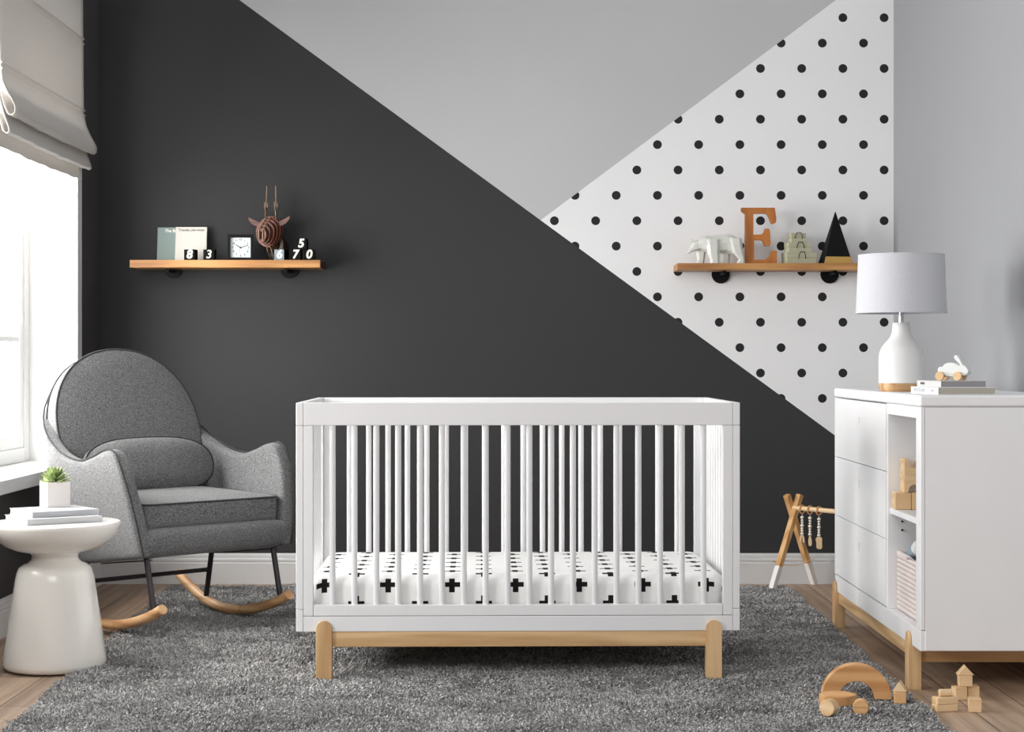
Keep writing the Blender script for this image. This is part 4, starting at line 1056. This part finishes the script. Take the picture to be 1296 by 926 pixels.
# ------------------------------------------------------------------ roman shade
bl = thing('roman_shade', 'beige linen roman shade with stacked folds hanging over the window', 'window shade', (-1.80, 6.88, 1.8))
BY0, BY1 = 6.30, 7.53
fp = [(-1.806, 2.80), (-1.803, 2.60), (-1.801, 2.356), (-1.794, 2.350), (-1.802, 2.344), (-1.803, 2.336), (-1.795, 2.330), (-1.800, 2.322), (-1.800, 2.18), (-1.798, 2.056), (-1.790, 2.050), (-1.798, 2.044), (-1.799, 2.036), (-1.790, 2.030), (-1.795, 2.022),
      (-1.790, 1.985), (-1.772, 1.945), (-1.755, 1.915), (-1.746, 1.895), (-1.747, 1.875), (-1.758, 1.866), (-1.772, 1.869), (-1.785, 1.90), (-1.797, 1.955), (-1.801, 1.96), (-1.799, 1.92), (-1.786, 1.865), (-1.771, 1.825), (-1.768, 1.808), (-1.778, 1.801), (-1.792, 1.812),
      (-1.806, 1.88), (-1.811, 1.885), (-1.813, 1.82), (-1.812, 1.762)]
bm = B(); rows = []
ny = 26
for j in range(ny + 1):
    y = BY0 + (BY1 - BY0) * j / ny
    sag = 0.006 * math.sin(PI * j / ny) + .0015 * math.sin(j * 1.7)
    rows.append([bm.verts.new((x + (.003 * math.sin(j * .9 + z * 5) if z < 2.0 else .001 * math.sin(j * .5)), y, z - (sag if z < 2.0 else 0))) for x, z in fp])
for a_, b_2 in zip(rows, rows[1:]):
    for k in range(len(fp) - 1): bm.faces.new((a_[k], b_2[k], b_2[k + 1], a_[k + 1]))
o = obj('fabric', bm, M_blind, bl, smooth=50, world=True)
md = o.modifiers.new('solid', 'SOLIDIFY'); md.thickness = .002; md.offset = 0
bm = B(); box(bm, -1.837, -1.808, BY0 + .01, BY1 - .01, 2.76, 2.80); obj('headrail', bm, M_whitetrim, bl, world=True)
bm = B(); box(bm, -1.8375, -1.8365, BY0 + .01, BY0 + .02, 2.75, 2.8); bm.free()

# ------------------------------------------------------------------ baby gym
ang = math.atan2(-.19, .149)
gym = thing('baby_play_gym', 'wooden A-frame baby play gym with hanging beads behind the dresser', 'play gym', (1.236, 7.88, 0.0097), ang)
M_gym = wood('gym wood', (226, 182, 126), (190, 138, 84), 2, 0.5)
# local x runs along the bar towards the dresser; feet lie along local y
GL = .50
M_dip = paint('white dipped wood', (238, 234, 230), 0.5, 0.02)
def beam_between(bm_, p, q, w, d, up):
    p, q, up = Vector(p), Vector(q), Vector(up); z = (q - p).normalized(); x = up.cross(z).normalized(); y = z.cross(x)
    Mx = Matrix((x, y, z)).transposed().to_4x4(); Mx.translation = p
    box(bm_, -w / 2, w / 2, -d / 2, d / 2, 0, (q - p).length, Mx)
for ex_ in (0, GL):
    for s in (-1, 1):
        off = (.013 if s < 0 else -.013)
        foot = Vector((ex_ + off, s * .147, 0.0)); top = Vector((ex_ + off, -s * .028, .402))
        d = top - foot; t1 = .24
        bm = B(); beam_between(bm, foot, foot + d * t1, .024, .026, (1, 0, 0)); l1 = None
        lo = bm
        bm = B(); beam_between(bm, foot + d * t1, top, .0238, .0258, (1, 0, 0)); lg = obj('leg', bm, M_gym, gym, bevel=.002)
        obj('painted_foot', lo, M_dip, lg, bevel=.002)
bm = B(); tube(bm, [(-.03, 0, .345), (GL + .03, 0, .345)], .0105, 20); obj('bar', bm, M_beech[0], gym)
bm = B(); zc_ = .345 * .35
tube(bm, [(.016 * q / 12, .114 * q / 12, .092 + .026 * (q / 12) ** 2) for q in range(-12, 13)], .0018, 8); sphere(bm, (-.016, -.118, .118), .005, 8); obj('rope', bm, M_beech[1], gym)
M_bead = paint('pale bead', (240, 232, 220), 0.5, 0.03)
def frontish(bm_): return bm_
for hi, (hx, lab) in enumerate(((.052, 'wooden ring toy with a forked wood end, first on the play gym bar'), (.098, 'bead toy with a narrow wood drop, second on the play gym bar'), (.150, 'bead toy with a broad wood tag, third on the play gym bar'))):
    h = thing('hanging_bead_toy', lab, 'hanging toy', gym.matrix_basis @ Vector((hx, 0, .345)), ang, 'bead toys hanging on the play gym')
    bm = B(); ring(bm, [(0, .0175 * math.cos(a), .0175 * math.sin(a) - .0034) for a in [2 * PI * k / 28 for k in range(28)]], .0032, 10); obj('ring', bm, M_orange[0], h)
    bm = B(); tube(bm, [(0, 0, -.022), (0, 0, -.122)], .001, 6); st_ = obj('string', bm, M_dip, h)
    z = -.032
    for bi_, r in enumerate((.0080, .0062, .0062, .0082, .0062, .0062, .0078)):
        bm = B(); sphere(bm, (0, 0, z - r * .85), r, 8, Matrix.Diagonal((1, 1, .85, 1))); obj('bead', bm, M_bead, h, smooth=80); z -= 2 * r * .85 + .0002
    bm = B(); Rm = Matrix.Rotation(-ang, 3, 'Z')
    if hi == 0: P = [(-.006, 0), (.006, 0), (.010, -.012), (.012, -.030), (.007, -.034), (.003, -.030), (.002, -.012), (-.002, -.012), (-.004, -.030), (-.008, -.034), (-.012, -.028), (-.010, -.012)]
    elif hi == 1: P = [(-.003, 0), (.003, 0), (.0075, -.018), (.0085, -.034), (.005, -.043), (-.003, -.044), (-.0075, -.036), (-.007, -.018)]
    else: P = [(-.008, 0), (.008, 0), (.0145, -.006), (.0135, -.022), (.0145, -.046), (.008, -.053), (-.006, -.052), (-.0115, -.046), (-.0115, -.024), (-.0155, -.010)]
    prism(bm, [(a_ * .95, z + b_2) for a_, b_2 in P], -.0045, .0045, lambda a_, b_2, d: Rm @ Vector((a_, d, b_2))); obj('wood_tag', bm, M_beech[2], h, bevel=.0012)

# ------------------------------------------------------------------ wooden blocks on the rug and floor
def P_(px, y, z=0.0):     # point of the plane z seen at pixel (px, y)
    D = (CAMZ - z) * F / (y - 455); return (px - 648) * D / F, D
rz_ = .014
BLOCK_FEET = []
x_, D_ = P_(1083.5, 883, rz_)
bm = B(); prism(bm, arc(0, 0, .102, 0, 180, 40) + arc(0, 0, .0515, 180, 0, 28), -.020, .020, XZ)
o = obj('arch_block', bm, M_orange[0], bevel=.0025); tag(o, 'large orange tinted wooden arch block standing on the rug corner', 'toy block', loc=(x_, D_, rz_), rz=math.radians(-6))
x_, D_ = P_(1062, 893, rz_)
la = 1.10; lr = .054 / math.sin(la); lc = lr * math.cos(la)
lens = [(lr * math.sin(-la + 2 * la * k / 24), -(lr * math.cos(-la + 2 * la * k / 24) - lc)) for k in range(25)] + [(lr * math.sin(la - 2 * la * k / 24), (lr * math.cos(la - 2 * la * k / 24) - lc)) for k in range(1, 24)]
bm = B(); prism(bm, lens, 0, .027, XY)
o = obj('oval_block', bm, M_orange[0], bevel=.0015); tag(o, 'flat pointed oval wooden block lying on the rug before the big arch', 'toy block', loc=(x_, D_ + .022, rz_ + .004)); o.rotation_euler = (math.radians(7), 0, math.radians(-4))
def cylinder_block(px, y, r, label, split=False, rz=0.0, length=.03):
    x, D = P_(px, y, rz_)
    if not split:
        bm = B(); tube(bm, [(0, -length / 2, r), (0, length / 2, r)], r, 36)
        tag(obj('cylinder_block', bm, M_beech[1], bevel=.002), label, 'toy block', loc=(x, D, rz_), rz=rz)
cylinder_block(1049.5, 905, .0225, 'round wooden cylinder block lying on the rug before the oval block', rz=math.radians(-35), length=.034)
x_, D_ = P_(1089.5, 904, rz_); r = .0215
for k, (lab, a0) in enumerate((('lower half round wooden block on the rug, flat side up', 180), ('upper half round wooden block on the rug, flat side down', 0))):
    bm = B(); prism(bm, arc(0, 0, r, a0, a0 + 180, 22), -.016, .016, XZ)
    tag(obj('half_round_block', bm, M_orange[0], bevel=.0015), lab, 'toy block', loc=(x_, D_, rz_ + r + (0 if k == 0 else .0006)), rz=math.radians(-14))
def roof_block(w, h, d, mat): 
    bm = B(); prism(bm, [(-w / 2, 0), (w / 2, 0), (0, h)], -d / 2, d / 2, XZ); return obj('triangle_block', bm, mat, bevel=.0012)
x_, D_ = P_(1139, 889, rz_)
o = cube_block('wooden_block', .036, .034, .034, M_orange[2]); tag(o, 'square wooden block under a small triangle, beside the dresser leg', 'toy block', loc=(x_, D_, rz_), rz=math.radians(-12))
o = roof_block(.041, .030, .034, M_beech[0]); tag(o, 'small triangle block roofing the square block on the rug edge', 'toy block', loc=(x_, D_, rz_ + .0343), rz=math.radians(-20))
# floor group
def blk(px, y, w, d, h, z, rz, label, mat=None):
    x, D = P_(px, y, 0.0); o = cube_block('wooden_block', w, d, h, mat or M_beech[0]); tag(o, label, 'toy block', loc=(x, D + d / 2, z), rz=math.radians(rz)); return o
blk(1216, 886, .037, .037, .038, 0, 8, 'wooden cube on the floor, left one under the little tower')
blk(1232.6, 884.5, .035, .037, .038, 0, 0, 'wooden cube on the floor, right one under the little tower')
x_, D_ = P_(1223.3, 885.5, 0.0)
o = cube_block('wooden_block', .040, .037, .034, M_beech[0]); tag(o, 'wooden cube in the middle of the little floor tower', 'toy block', loc=(x_, D_ + .02, .0384), rz=math.radians(-6))
o = roof_block(.050, .027, .037, M_beech[0]); tag(o, 'triangle block on top of the little floor tower', 'toy block', loc=(x_, D_ + .02, .0727), rz=math.radians(-6))
blk(1235.5, 901.5, .037, .036, .039, 0, -10, 'single wooden cube standing in front of the little floor tower')
blk(1197.5, 900.5, .068, .034, .0200, 0, 14, 'flat wooden brick on the floor, lower of the two')
x_, D_ = P_(1197.5, 900.5, 0.0)
o = cube_block('wooden_block', .066, .034, .0200, M_beech[0]); tag(o, 'flat wooden brick lying on the lower flat brick', 'toy block', loc=(x_ + .001, D_ + .018, .0203), rz=math.radians(16))
bm = B(); tube(bm, [(-.018, 0, .0105), (.018, 0, .0105)], .0105, 28); o = obj('cylinder_block', bm, M_beech[0], bevel=.0015); tag(o, 'small wooden cylinder lying on the two flat bricks', 'toy block', loc=(x_ + .002, D_ + .020, .0407), rz=math.radians(6))
for o in list(col.objects):
    if o.get('category') == 'toy block' and o.location.z < .03 and o.location.z > .005 and o.location.x < 1.25:
        bb = [o.matrix_basis @ Vector(c) for c in o.bound_box]
        xs = [p.x for p in bb]; ys = [p.y for p in bb]
        BLOCK_FEET.append(((min(xs) + max(xs)) / 2, (min(ys) + max(ys)) / 2, (max(xs) - min(xs)) / 2, (max(ys) - min(ys)) / 2, 0.0))
build_pile()
